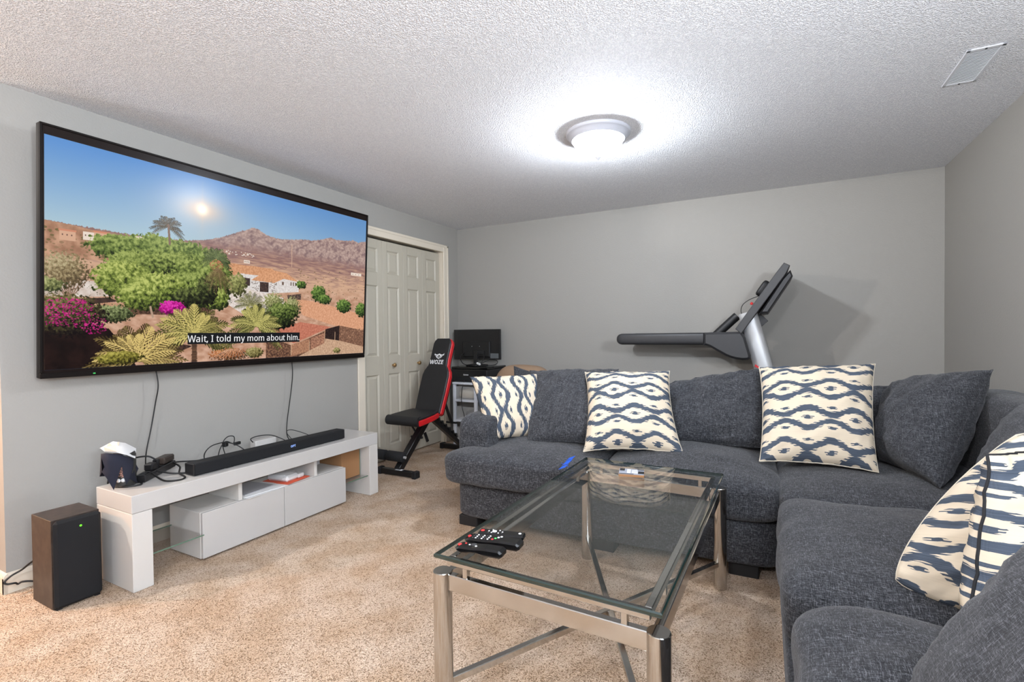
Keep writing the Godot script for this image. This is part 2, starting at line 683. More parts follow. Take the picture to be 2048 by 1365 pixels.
func build_room() -> void:
	var st := sb()
	boxb(st, V(-2.7, -0.12, -0.15), V(W + 0.15, 0.0, 7.15), 0.0)
	struct("floor", st, M.carpet, "beige cut-pile carpet over the whole floor")
	st = sb()
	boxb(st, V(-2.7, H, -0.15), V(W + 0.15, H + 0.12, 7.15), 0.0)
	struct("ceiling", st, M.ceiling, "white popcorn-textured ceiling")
	st = sb()
	boxb(st, V(-0.9, -0.1, -0.15), V(W + 0.15, H + 0.1, 0.0), 0.0)
	struct("wall_back", st, M.wall, "grey painted wall behind the treadmill")
	st = sb()
	boxb(st, V(W, -0.1, 0.0), V(W + 0.15, H + 0.1, 7.15), 0.0)
	struct("wall_right", st, M.wall, "grey painted wall on the right")
	st = sb()
	boxb(st, V(-2.7, -0.1, 7.0), V(W, H + 0.1, 7.15), 0.0)
	struct("wall_front", st, M.wall)
	# left wall with the closet opening, ending in an outside corner
	st = sb()
	boxb(st, V(-0.12, -0.1, 0.0), V(0.0, H + 0.1, 0.28), 0.0)
	boxb(st, V(-0.12, 2.05, 0.28), V(0.0, H + 0.1, 1.46), 0.0)
	boxb(st, V(-0.12, -0.1, 1.46), V(0.0, H + 0.1, 3.702), 0.0)
	struct("wall_left", st, M.wall, "pale grey painted wall that carries the television")
	st = sb()
	boxb(st, V(-2.7, -0.1, 3.582), V(-0.12, H + 0.1, 3.702), 0.0)
	boxb(st, V(-2.7, -0.1, 3.702), V(-2.55, H + 0.1, 7.0), 0.0)
	struct("wall_hall", st, M.wall)
	# closet behind the doors
	st = sb()
	boxb(st, V(-0.9, -0.1, 0.0), V(-0.84, H, 1.8), 0.0)
	boxb(st, V(-0.84, -0.1, 1.74), V(-0.12, H, 1.8), 0.0)
	struct("wall_closet", st, M.dark_gap)
	# baseboards
	base_run("baseboard_left", [V(0, 0, 1.53), V(0, 0, 3.702)], V(1, 0, 0), "cream baseboard along the television wall")
	base_run("baseboard_hall", [V(0.0, 0, 3.702), V(-2.55, 0, 3.702)], V(0, 0, 1), "")
	base_run("baseboard_back", [V(0, 0, 0), V(W, 0, 0)], V(0, 0, 1), "")
	base_run("baseboard_right", [V(W, 0, 0), V(W, 0, 7)], V(-1, 0, 0), "")

func base_run(called: String, ends: Array, out: Vector3, label: String) -> void:
	var st := sb()
	var a: Vector3 = ends[0]
	var b: Vector3 = ends[1]
	var along := (b - a).normalized()
	if called == "baseboard_left":
		b += along * 0.014
	if called == "baseboard_hall":
		a -= along * 0.014
	var prof := pv([0, 0, 0.014, 0, 0.014, 0.072, 0.010, 0.082, 0.006, 0.088, 0.0, 0.092])
	prism(st, prof, (a + b) * 0.5, out, Vector3.UP, a.distance_to(b), 0.0)
	struct(called, st, M.trim, label)

func lamp(called: String, label: String, c: Vector3, col: Color, energy: float) -> void:
	var t := thing(called, label, "ceiling lamp", c)
	var st := sb(true)
	lathe(st, [Vector2(0.186, 0.0), Vector2(0.186, -0.012), Vector2(0.180, -0.018), Vector2(0.172, -0.020), Vector2(0.168, -0.030), Vector2(0.158, -0.036), Vector2(0.156, -0.044), Vector2(0.150, -0.046), Vector2(0.144, -0.040), Vector2(0.0, -0.030)], c, 64)
	obj("pan", st, M.nickel, t)
	st = sb(true)
	var prof := [Vector2(0.144, -0.040)]
	for i in 13:
		var a := PI * 0.5 * i / 12.0
		prof.append(Vector2(0.143 * cos(a), -0.046 - 0.094 * sin(a)))
	prof[13].x = 0.0
	lathe(st, prof, c, 64)
	var bm := mat(c8(240, 240, 245), 0.4)
	bm.emission_enabled = true
	bm.emission = col
	bm.emission_energy_multiplier = 1.6
	var bowl := obj("bowl", st, bm, t)
	lab(bowl, "glowing white glass bowl")
	st = sb(true)
	lathe(st, [Vector2(0.0, -0.136), Vector2(0.016, -0.138), Vector2(0.017, -0.142), Vector2(0.010, -0.150), Vector2(0.004, -0.154), Vector2(0.004, -0.158), Vector2(0.0, -0.161)], c, 20)
	obj("finial", st, M.vent, t)
	var l := OmniLight3D.new()
	l.name = "lamp_light"
	l.position = V(0, -0.074, 0)
	l.light_color = col
	l.light_energy = energy
	l.light_size = 0.05
	l.omni_range = 12.0
	l.omni_attenuation = 2.0
	l.shadow_enabled = true
	t.add_child(l)

func build_lamps() -> void:
	lamp("ceiling_lamp", "round flush ceiling lamp with a grey metal rim and glowing white bowl", V(2.209, H, 1.80), Color(0.93, 0.96, 1.0), 2.0)
	lamp("ceiling_lamp", "added second flush ceiling lamp, unseen behind the viewer, to brighten the room", V(2.7, H, 5.9), Color(0.97, 0.97, 1.0), 3.0)  # unseen lamp added as fill light from behind the viewer
	lamp("ceiling_lamp", "added flush ceiling lamp, unseen in the hall, put in to lighten the right wall", V(-0.7, H, 4.9), Color(1.0, 0.97, 0.94), 5.4)  # unseen lamp added to lighten the right wall and ceiling
	added_hall_lamp()

	# added window, unseen in the right wall behind the viewer, to brighten the room
	var t := Node3D.new()
	t.name = "added_window_1"
	add_child(t)
	t.set_meta("kind", "structure")
	var st := sb()
	var z0 := 4.55
	var z1 := 6.25
	boxb(st, V(W - 0.03, 1.00, z0 - 0.07), V(W, 1.07, z1 + 0.07), 0.004)
	boxb(st, V(W - 0.03, 2.13, z0 - 0.07), V(W, 2.20, z1 + 0.07), 0.004)
	boxb(st, V(W - 0.03, 1.07, z0 - 0.07), V(W, 2.13, z0), 0.004)
	boxb(st, V(W - 0.03, 1.07, z1), V(W, 2.13, z1 + 0.07), 0.004)
	boxb(st, V(W - 0.025, 1.07, 5.385), V(W, 2.13, 5.415), 0.004)
	obj("added_window_frame", st, M.trim, t)
	var pane_glow := mat(c8(200, 215, 235), 0.3)
	pane_glow.emission_enabled = true
	pane_glow.emission = Color(0.78, 0.88, 1.0)
	pane_glow.emission_energy_multiplier = 1.5
	st = sb()
	quad(st, V(W - 0.004, 1.07, z0), V(W - 0.004, 1.07, z1), V(W - 0.004, 2.13, z1), V(W - 0.004, 2.13, z0), V(-1, 0, 0))
	obj("added_window_pane", st, pane_glow, t)
	var l := AreaLight3D.new()
	l.name = "added_window_light"
	l.area_size = Vector2(1.7, 1.06)
	l.light_color = Color(0.88, 0.94, 1.0)
	l.light_energy = 8.0
	l.area_range = 14.0
	l.area_attenuation = 2.0
	l.shadow_enabled = true
	add_child(l)
	l.transform = Transform3D(Basis(V(0, 0, -1), V(0, 1, 0), V(1, 0, 0)), V(W - 0.04, 1.6, 5.4))

	# added uplighter, unseen behind the viewer, to brighten the ceiling
	var c := V(3.92, 0, 4.36)
	t = thing("added_floor_lamp", "tall added uplighter floor lamp, unseen behind the viewer, put in to brighten the ceiling", "floor lamp", c)
	st = sb(true)
	lathe(st, [Vector2(0.0, 0.0), Vector2(0.14, 0.0), Vector2(0.14, 0.015), Vector2(0.03, 0.03), Vector2(0.012, 0.04)], c, 32)
	obj("base", st, M.steel, t)
	st = sb(true)
	lathe(st, [Vector2(0.012, 0.04), Vector2(0.012, 1.42), Vector2(0.02, 1.43)], c, 16)
	obj("pole", st, M.steel, t)
	st = sb(true)
	lathe(st, [Vector2(0.02, 1.43), Vector2(0.10, 1.45), Vector2(0.15, 1.49), Vector2(0.17, 1.53), Vector2(0.165, 1.53), Vector2(0.14, 1.495), Vector2(0.0, 1.46)], c, 32)
	obj("bowl", st, M.white_side, t)
	var bm := mat(c8(240, 240, 240), 0.4)
	bm.emission_enabled = true
	bm.emission = Color(0.93, 0.96, 1.0)
	bm.emission_energy_multiplier = 2.0
	st = sb(true)
	lathe(st, [Vector2(0.0, 1.462), Vector2(0.05, 1.475), Vector2(0.088, 1.51), Vector2(0.098, 1.55), Vector2(0.085, 1.60), Vector2(0.05, 1.635), Vector2(0.0, 1.65)], c, 24)
	obj("bulb", st, bm, t)
	var ol := OmniLight3D.new()
	ol.name = "added_uplighter_light"
	ol.position = V(0, 1.555, 0)
	ol.light_color = Color(0.93, 0.96, 1.0)
	ol.light_energy = 6.0
	ol.light_size = 0.09
	ol.omni_range = 12.0
	ol.omni_attenuation = 2.0
	ol.shadow_enabled = true
	t.add_child(ol)

func added_hall_lamp() -> void:
	var c := V(-0.62, 0, 4.45)  # unseen lamp for warm hall light, cone shade added to spare the ceiling
	var t := thing("added_shaded_lamp", "added floor lamp for the warm hall light, its cone shade keeping light off the ceiling", "floor lamp", c)
	var st := sb(true)
	lathe(st, [Vector2(0.0, 0.0), Vector2(0.13, 0.0), Vector2(0.13, 0.015), Vector2(0.02, 0.03), Vector2(0.011, 0.04), Vector2(0.011, 1.16), Vector2(0.0, 1.16)], c, 24)
	obj("stand", st, M.black_plastic, t)
	st = sb(true)
	lathe(st, [Vector2(0.20, 1.14), Vector2(0.09, 1.36), Vector2(0.0, 1.365), Vector2(0.0, 1.36), Vector2(0.087, 1.355), Vector2(0.197, 1.14)], c, 32)
	obj("shade", st, M.wood_black, t)
	var bm := mat(c8(240, 230, 210), 0.4)
	bm.emission_enabled = true
	bm.emission = Color(1.0, 0.72, 0.42)
	bm.emission_energy_multiplier = 2.0
	st = sb(true)
	lathe(st, [Vector2(0.0, 1.165), Vector2(0.02, 1.175), Vector2(0.033, 1.20), Vector2(0.025, 1.23), Vector2(0.0, 1.245)], c, 20)
	obj("bulb", st, bm, t)
	var l := OmniLight3D.new()
	l.name = "hall_light"
	l.position = V(0, 1.20, 0)
	l.light_color = Color(1.0, 0.70, 0.40)
	l.light_energy = 1.7
	l.light_size = 0.03
	l.omni_range = 12.0
	l.omni_attenuation = 2.0
	l.shadow_enabled = true
	t.add_child(l)

func build_vent() -> void:
	var t := thing("ceiling_vent", "white slatted air vent set in the ceiling near the right wall", "vent", V(3.89, H, 1.687))
	var st := sb()
	var y := H - 0.006
	boxb(st, V(3.826, y, 1.512), V(3.842, H, 1.860), 0.002)
	boxb(st, V(3.938, y, 1.512), V(3.954, H, 1.860), 0.002)
	boxb(st, V(3.826, y, 1.512), V(3.954, H, 1.530), 0.002)
	boxb(st, V(3.826, y, 1.842), V(3.954, H, 1.860), 0.002)
	obj("frame", st, M.vent, t)
	for i in 24:
		st = sb()
		var z := 1.536 + i * 0.0131
		box(st, V(3.89, H - 0.004, z), V(0.100, 0.0016, 0.0088), 0.0, Basis(V(1, 0, 0), 0.16))
		obj("slat", st, M.vent, t)
	st = sb()
	boxb(st, V(3.842, H - 0.0032, 1.53), V(3.938, H - 0.0002, 1.842), 0.0)
	obj("gap_shade_plate", st, M.grey_label, t)  # grey plate close behind the slats stands in for the shade between them
	for z in [1.521, 1.851]:
		st = sb(true)
		lathe(st, [Vector2(0, -0.0085), Vector2(0.004, -0.008), Vector2(0.005, -0.004)], V(3.89, H, z), 10)
		obj("screw", st, M.black_matte, t)

func build_closet() -> void:
	# casing
	var st := sb()
	boxb(st, V(0, 0, 0.205), V(0.016, 2.115, 0.285), 0.004)
	boxb(st, V(0, 0, 1.455), V(0.016, 2.115, 1.535), 0.004)
	boxb(st, V(0, 2.04, 0.285), V(0.016, 2.115, 1.455), 0.004)
	boxb(st, V(0.014, 0, 0.205), V(0.021, 2.115, 0.228), 0.004)
	boxb(st, V(0.014, 2.09, 0.205), V(0.021, 2.115, 1.535), 0.004)
	struct("trim_1", st, M.trim, "cream casing round the closet opening")
	st = sb()
	boxb(st, V(-0.12, 0, 0.28), V(0, 2.045, 0.290), 0.0)
	boxb(st, V(-0.12, 0, 1.452), V(0, 2.045, 1.46), 0.0)
	boxb(st, V(-0.12, 2.045, 0.28), V(0, 2.052, 1.46), 0.0)
	struct("trim_2", st, M.trim, "cream jamb lining of the closet opening")
	var zs := [0.296, 0.588, 0.880, 1.165, 1.449]
	var root := Node3D.new()
	root.name = "door_1"
	add_child(root)
	root.position = V(-0.04, 0, 0.87)
	root.set_meta("kind", "structure")
	root.set_meta("label", "cream four-leaf folding closet door with raised panels")
	for i in 4:
		var z0: float = zs[i] + 0.0015
		var z1: float = zs[i + 1] - 0.0015
		var xf := -0.040
		var xb := -0.072
		st = sb()
		var s := 0.062
		var ys := [0.012, 0.135, 0.80, 0.965, 1.61, 1.725, 1.945, 2.025]
		boxb(st, V(xb, ys[0], z0), V(xf, ys[7], z0 + s), 0.002)
		boxb(st, V(xb, ys[0], z1 - s), V(xf, ys[7], z1), 0.002)
		for k in [0, 2, 4, 6]:
			boxb(st, V(xb, ys[k], z0 + s), V(xf, ys[k + 1], z1 - s), 0.0)
		var leaf := obj("leaf", st, M.door, root)
		for k in [1, 3, 5]:
			st = sb()
			var lo := V(xf - 0.012, ys[k], z0 + s)
			var hi := V(xf - 0.012, ys[k + 1], z1 - s)
			var g := 0.012
			var g2 := 0.034
			# sloping sides down into the groove, then up to the raised field
			ring(st, lo, hi, 0.0, 0.012, g, 0.0)
			ring(st, lo, hi, g, 0.0, g2, 0.009)
			quad(st, V(xf - 0.003, lo.y + g2, lo.z + g2), V(xf - 0.003, lo.y + g2, hi.z - g2), V(xf - 0.003, hi.y - g2, hi.z - g2), V(xf - 0.003, hi.y - g2, lo.z + g2), V(1, 0, 0))
			boxb(st, V(xb + 0.004, lo.y, lo.z), V(xf - 0.0125, hi.y, hi.z), 0.0)
			obj("panel", st, M.door, leaf)
		if i == 1 or i == 2:
			st = sb(true)
			var zc := z1 - 0.2 if i == 1 else z0 + 0.165
			lathe(st, [Vector2(0.010, 0.0), Vector2(0.009, 0.010), Vector2(0.017, 0.020), Vector2(0.020, 0.028), Vector2(0.015, 0.036), Vector2(0.0, 0.038)], V(xf, 0.878, zc), 20, V(1, 0, 0))
			obj("knob", st, M.brass, leaf)

func ring(st: SurfaceTool, lo: Vector3, hi: Vector3, g0: float, d0: float, g1: float, d1: float) -> void:
	var a := [V(lo.x + d0, lo.y + g0, lo.z + g0), V(lo.x + d0, lo.y + g0, hi.z - g0), V(lo.x + d0, hi.y - g0, hi.z - g0), V(lo.x + d0, hi.y - g0, lo.z + g0)]
	var b := [V(lo.x + d1, lo.y + g1, lo.z + g1), V(lo.x + d1, lo.y + g1, hi.z - g1), V(lo.x + d1, hi.y - g1, hi.z - g1), V(lo.x + d1, hi.y - g1, lo.z + g1)]
	for i in 4:
		quad(st, a[i], a[(i + 1) % 4], b[(i + 1) % 4], b[i], V(1, 0, 0))

# ------------------------------------------------------------------ sectional sofa
func build_sofa() -> void:
	var t := thing("sectional_sofa", "large charcoal grey fabric corner sofa along the back and right walls", "sofa", V(2.6, 0, 1.6))
	var skew := Basis(Vector3.UP, deg_to_rad(2.2))
	# bases (the back row stands a little askew)
	var st := sb(true)
	soft(st, V(2.245, 0.165, 1.53), V(0.885, 0.112, 0.575), 14.0, 0.0, 0.002, 3, skew, 16)
	obj("base", st, M.cloth, t)
	st = sb(true)
	soft(st, V(3.665, 0.165, 2.65), V(0.535, 0.112, 1.70), 16.0, 0.0, 0.002, 4, Basis(), 18)
	obj("base", st, M.cloth, t)
	# arm at the left end
	st = sb(true)
	soft(st, V(1.435, 0.405, 1.50), V(0.122, 0.240, 0.515), 6.0, 0.008, 0.010, 6, skew, 24, [], 12.0)
	obj("armrest", st, M.cloth, t)
	# backs
	st = sb(true)
	soft(st, V(2.25, 0.47, 1.045), V(0.90, 0.28, 0.105), 8.0, 0.01, 0.004, 7, Basis(), 20)
	obj("backrest", st, M.cloth, t)
	st = sb(true)
	soft(st, V(4.075, 0.52, 2.45), V(0.120, 0.335, 1.50), 8.0, 0.012, 0.004, 8, Basis(), 24)
	obj("backrest", st, M.cloth, t)
	st = sb(true)
	soft(st, V(3.62, 0.45, 1.04), V(0.54, 0.26, 0.105), 8.0, 0.01, 0.004, 9, Basis(), 20)
	obj("backrest", st, M.cloth, t)
	# seat cushions
	st = sb(true)
	soft(st, V(1.80, 0.362, 1.73), V(0.467, 0.102, 0.475), 6.0, 0.028, 0.008, 11, skew, 30, [[V(-0.22, 0, 0.25), 0.014, 0.14]], 13.0)
	obj("seat_cushion", st, M.cloth, t)
	st = sb(true)
	soft(st, V(2.695, 0.364, 1.655), V(0.437, 0.104, 0.475), 5.5, 0.050, 0.008, 12, skew, 30, [], 13.0)
	obj("seat_cushion", st, M.cloth, t)
	st = sb(true)
	soft(st, V(3.60, 0.356, 1.62), V(0.475, 0.102, 0.55), 7.0, 0.030, 0.007, 13, Basis(), 30, [], 13.0)
	obj("seat_cushion", st, M.cloth, t)
	st = sb(true)
	soft(st, V(3.565, 0.352, 2.575), V(0.445, 0.108, 0.455), 5.0, 0.040, 0.008, 14, Basis(), 34, [], 13.0)
	obj("seat_cushion", st, M.cloth, t)
	st = sb(true)
	soft(st, V(3.575, 0.350, 3.510), V(0.435, 0.112, 0.482), 5.0, 0.030, 0.012, 15, Basis(), 34, [[V(0.10, 0, 0.05), 0.035, 0.16], [V(-0.2, 0, 0.25), 0.014, 0.1]], 13.0)
	obj("seat_cushion", st, M.cloth, t)
	# front skirt seam under the first cushions, feet
	for p in [V(1.475, 0.03, 2.06), V(2.98, 0.03, 2.0), V(1.475, 0.03, 1.05), V(3.22, 0.03, 4.2), V(3.22, 0.03, 2.15), V(4.1, 0.03, 4.2), V(4.1, 0.03, 1.1), V(2.3, 0.03, 2.03)]:
		st = sb()
		box(st, p, V(0.13, 0.06, 0.10), 0.004)
		obj("foot", st, M.black_matte, t)

func cushion(called: String, label: String, group: String, cat: String, m: Material, q: Array, tf: float, tb: float, pinch: float, wr: float, sd: int, seam: Material, turn := false, uo := Vector2.ZERO, sag := 0.0, uvs := Vector2(2.6, 1.9), sr := 0.0035) -> Node3D:
	var c: Vector3 = (q[0] + q[1]) * 0.5
	var t := thing(called, label, cat, c, group)
	var r := pillow_mesh(q[0], q[1], q[2], q[3], tf, tb, pinch, wr, sd, turn, uo, sag, uvs)
	obj("front_panel", r[0], m, t)
	obj("back_panel", r[1], m, t)
	var st := sb(true)
	var path: PackedVector3Array = r[2]
	path.append(path[0])
	tube(st, path, sr, 6)
	obj("piping", st, seam, t)
	return t

func build_pillows() -> void:
	var gp := "patterned scatter cushions on the sofa"
	var gg := "grey cushions on the sofa"
	cushion("scatter_cushion", "cream scatter cushion with dark blue waves running up and down, leaning on the sofa arm", gp, "cushion", M.ikat,
		[V(1.512, 0.484, 1.94), V(1.795, 0.476, 1.63), V(1.650, 0.878, 1.48), V(1.295, 0.872, 1.79)], 0.105, 0.085, 0.07, 0.010, 61, M.seam_dark, true, Vector2(0.1, 0.3), 0.0, Vector2(2.2, 1.45))
	cushion("grey_cushion", "grey fabric cushion between the two leftmost patterned cushions", gg, "cushion", M.cloth,
		[V(1.740, 0.478, 1.83), V(2.320, 0.490, 1.76), V(2.182, 0.910, 1.30), V(1.541, 0.888, 1.36)], 0.105, 0.09, 0.06, 0.012, 62, M.cloth)
	cushion("grey_cushion", "dark grey cushion mostly hidden, one pointed corner showing above the leftmost patterned cushion", gg, "cushion", M.cloth,
		[V(1.40, 0.50, 1.40), V(1.80, 0.50, 1.36), V(1.72, 0.82, 1.16), V(1.336, 0.908, 1.22)], 0.05, 0.06, 0.07, 0.006, 63, M.cloth)
	cushion("scatter_cushion", "cream cushion with level blue waves, middle of the back row between two plain grey cushions", gp, "cushion", M.ikat,
		[V(2.156, 0.487, 1.95), V(2.684, 0.500, 1.84), V(2.544, 0.918, 1.45), V(2.019, 0.902, 1.52)], 0.125, 0.085, 0.10, 0.010, 64, M.seam_light, false, Vector2(0.08, 0.05), 0.0, Vector2(2.5, 1.75))
	cushion("back_cushion", "slouching grey back cushion between two level-striped patterned cushions, in front of the treadmill post", gg, "cushion", M.cloth,
		[V(2.45, 0.490, 1.60), V(3.094, 0.505, 1.52), V(3.079, 0.938, 1.20), V(2.40, 0.790, 1.22)], 0.12, 0.09, 0.06, 0.018, 65, M.cloth, false, Vector2.ZERO, 0.02)
	cushion("scatter_cushion", "cream scatter cushion with level blue waves standing at the inner corner of the sofa", gp, "cushion", M.ikat,
		[V(3.046, 0.495, 1.80), V(3.544, 0.490, 1.76), V(3.590, 0.978, 1.38), V(3.038, 0.948, 1.36)], 0.12, 0.085, 0.07, 0.010, 66, M.seam_light, false, Vector2(0.45, 0.1), 0.0, Vector2(2.5, 1.75))
	cushion("back_cushion", "grey back cushion in the sofa corner, mostly hidden behind the big turned grey cushion", gg, "cushion", M.cloth,
		[V(3.30, 0.50, 1.45), V(3.80, 0.50, 1.40), V(3.86, 0.830, 1.12), V(3.36, 0.825, 1.15)], 0.10, 0.06, 0.03, 0.008, 67, M.cloth)
	cushion("grey_cushion", "big plump grey cushion turned edge-on with a sharp top corner, in the sofa corner", gg, "cushion", M.cloth,
		[V(3.585, 0.500, 1.53), V(3.727, 0.490, 1.93), V(4.000, 0.972, 1.56), V(3.700, 0.855, 1.20)], 0.150, 0.12, 0.06, 0.012, 68, M.cloth, false, Vector2.ZERO, 0.03)
	cushion("back_cushion", "large rounded grey back cushion against the right wall, behind the near patterned cushions", gg, "cushion", M.cloth,
		[V(3.86, 0.500, 1.88), V(3.80, 0.490, 2.52), V(3.98, 0.895, 2.52), V(4.02, 0.86, 1.86)], 0.10, 0.07, 0.03, 0.008, 69, M.cloth)
	cushion("scatter_cushion", "slumped cream and blue patterned cushion lying tilted behind the nearest patterned one", gp, "cushion", M.ikat,
		[V(3.395, 0.480, 2.925), V(3.83, 0.490, 3.00), V(4.06, 0.86, 2.78), V(3.68, 0.872, 2.78)], 0.12, 0.09, -0.2, 0.016, 70, M.seam_light, false, Vector2(0.3, 0.2), 0.0, Vector2(2.6, 1.9), 0.002)
	cushion("scatter_cushion", "nearest cream and blue patterned cushion, standing edge-on with a dark zip along its seam", gp, "cushion", M.ikat,
		[V(3.451, 0.480, 3.231), V(3.74, 0.490, 2.90), V(3.84, 0.88, 2.78), V(3.535, 0.872, 3.08)], 0.10, 0.06, 0.04, 0.012, 71, M.seam_dark, false, Vector2(0.0, 0.0), 0.0, Vector2(2.6, 1.9), 0.0035)
	cushion("grey_cushion", "plain grey cushion closest to the viewer at the near end of the sofa", gg, "cushion", M.cloth,
		[V(3.31, 0.440, 3.42), V(3.31, 0.470, 4.02), V(3.66, 0.90, 3.98), V(3.58, 0.83, 3.33)], 0.09, 0.08, 0.03, 0.008, 72, M.cloth)

# ------------------------------------------------------------------ coffee table
func build_coffee_table() -> void:
	var t := thing("coffee_table", "chrome-framed glass coffee table in front of the sofa", "coffee table", V(2.557, 0, 2.80))
	var b := Basis(Vector3.UP, deg_to_rad(-1.6))
	var c := V(2.557, 0, 2.80)
	var hx := 0.3315
	var hz := 0.6295
	var top := 0.515
	var th := 0.014
	# glass plate
	var st := sb()
	var g := 0.0035
	var P := func(x: float, y: float, z: float) -> Vector3: return c + b * V(x, y, z)
	quad(st, P.call(-hx + g, top, -hz + g), P.call(hx - g, top, -hz + g), P.call(hx - g, top, hz - g), P.call(-hx + g, top, hz - g), Vector3.UP)
	quad(st, P.call(-hx + g, top - th, -hz + g), P.call(hx - g, top - th, -hz + g), P.call(hx - g, top - th, hz - g), P.call(-hx + g, top - th, hz - g), Vector3.DOWN)
	var plate := obj("glass_top", st, M.glass, t)
	lab(plate, "clear glass plate with dark green edges")
	st = sb()
	var cs := [[-1, -1], [1, -1], [1, 1], [-1, 1]]
	for i in 4:
		var a: Array = cs[i]
		var d: Array = cs[(i + 1) % 4]
		var out := b * V((a[0] + d[0]) * 0.5, 0, (a[1] + d[1]) * 0.5)
		for lv in [[top, g, top - g, 0.0, 1.0], [top - g, 0.0, top - th + g, 0.0, 0.0], [top - th + g, 0.0, top - th, g, -1.0]]:
			quad(st, P.call(a[0] * (hx - lv[1]), lv[0], a[1] * (hz - lv[1])), P.call(d[0] * (hx - lv[1]), lv[0], d[1] * (hz - lv[1])), P.call(d[0] * (hx - lv[3]), lv[2], d[1] * (hz - lv[3])), P.call(a[0] * (hx - lv[3]), lv[2], a[1] * (hz - lv[3])), out + Vector3.UP * lv[4])
	obj("glass_edge", st, M.glass_edge, plate)
	# upper frame under the glass
	st = sb()
	var fx := 0.290
	var fz := 0.600
	var fy := top - th - 0.011
	for s in [-1, 1]:
		bar(st, P.call(-fx - 0.0095, fy, s * fz), P.call(fx + 0.0095, fy, s * fz), 0.019, 0.022)
		bar(st, P.call(s * fx, fy, -fz + 0.0095), P.call(s * fx, fy, fz - 0.0095), 0.019, 0.022)
	obj("upper_frame", st, M.chrome, t)
	# spacer blocks between the upper frame and the rails
	for s in [-1, 1]:
		for q in [-1, 1]:
			st = sb()
			box(st, P.call(s * 0.235, 0.466, q * fz), V(0.016, 0.030, 0.016), 0.001, b)
			obj("spacer", st, M.chrome, t)
			st = sb()
			box(st, P.call(s * fx, 0.466, q * 0.42), V(0.016, 0.030, 0.016), 0.001, b)
			obj("spacer", st, M.chrome, t)
	# rails
	for s in [-1, 1]:
		st = sb()
		bar(st, P.call(-0.300, 0.428, s * fz), P.call(0.300, 0.428, s * fz), 0.022, 0.048)
		obj("rail", st, M.chrome, t)
		st = sb()
		bar(st, P.call(s * 0.310, 0.428, -0.58), P.call(s * 0.310, 0.428, 0.58), 0.022, 0.048)
		obj("rail", st, M.chrome, t)
	# legs: upright tubes with flat caps
	for s in [-1, 1]:
		for q in [-1, 1]:
			st = sb(true)
			var lc: Vector3 = P.call(s * 0.318, 0.0, q * 0.604)
			lathe(st, [Vector2(0.0, 0.0), Vector2(0.027, 0.0), Vector2(0.0285, 0.002)], lc, 32, Vector3.UP, 2)
			lathe(st, [Vector2(0.0285, 0.002), Vector2(0.0285, 0.455)], lc, 32)
			obj("leg", st, M.chrome, t)
			st = sb(true)
			lathe(st, [Vector2(0.0285, 0.455), Vector2(0.0275, 0.457)], lc, 32, Vector3.UP, 3)
			lathe(st, [Vector2(0.0275, 0.457), Vector2(0.0, 0.457)], lc, 32, Vector3.UP, 4)
			obj("leg_cap", st, M.chrome, t)
	# crossing stretchers
	for s in [-1, 1]:
		st = sb()
		bar(st, P.call(s * 0.308, 0.115, -0.585), P.call(-s * 0.308, 0.115 + 0.002 * s, 0.585), 0.022, 0.022)
		obj("stretcher", st, M.chrome, t)

# ------------------------------------------------------------------ television
var im: Image
var TW := 1280
var TH := 620

func tp(u: float, v: float) -> Vector2:
	return Vector2((u - 0.0085) / 0.9830 * TW, (v - 0.0425) / 0.9245 * TH)

func put(x: int, y: int, c: Color, a := 1.0) -> void:
	if x >= 0 and y >= 0 and x < TW and y < TH:
		im.set_pixel(x, y, c if a >= 1.0 else im.get_pixel(x, y).lerp(c, a))

func blob(p: Vector2, r: float, c: Color, a := 1.0, squash := 1.0) -> void:
	var k := int(ceil(r))
	for y in range(-k, k + 1):
		for x in range(-k, k + 1):
			if x * x + y * y / (squash * squash) <= r * r:
				put(int(p.x) + x, int(p.y) + y, c, a)

func stroke(a: Vector2, b: Vector2, w: float, c: Color, al := 1.0) -> void:
	var n := int(a.distance_to(b)) + 1
	for i in n + 1:
		var p := a.lerp(b, float(i) / n)
		if w <= 1.0:
			put(int(p.x), int(p.y), c, al)
		else:
			blob(p, w * 0.5, c, al)

func poly_fill(uv: Array, c: Color, c2: Color, nz: FastNoiseLite) -> void:
	var p := PackedVector2Array()
	for i in range(0, uv.size(), 2):
		p.append(tp(uv[i], uv[i + 1]))
	var lo := 1e9
	var hi := -1e9
	for q in p:
		lo = minf(lo, q.y)
		hi = maxf(hi, q.y)
	for y in range(maxi(int(lo), 0), mini(int(hi) + 1, TH)):
		var xs := []
		for i in p.size():
			var a := p[i]
			var b := p[(i + 1) % p.size()]
			if (a.y <= y and b.y > y) or (b.y <= y and a.y > y):
				xs.append(a.x + (y - a.y) / (b.y - a.y) * (b.x - a.x))
		xs.sort()
		for k in range(0, xs.size() - 1, 2):
			for x in range(int(xs[k]), int(xs[k + 1]) + 1):
				put(x, y, c.lerp(c2, clampf(0.5 + nz.get_noise_2d(x, y), 0, 1)))

func leaves(rg: RandomNumberGenerator, u: float, v: float, ru: float, rv: float, n: int, lit: Color, shade: Color, size := 4.0) -> void:
	for i in n:
		var a := rg.randf() * TAU
		var r := sqrt(rg.randf())
		var dx := cos(a) * r
		var dy := sin(a) * r
		var p := tp(u + dx * ru, v + dy * rv)
		var f := clampf(0.55 - 0.45 * dy - 0.15 * dx + rg.randf_range(-0.35, 0.35), 0, 1)
		blob(p, rg.randf_range(0.5, 1.0) * size, shade.lerp(lit, f), 0.85, 0.7)

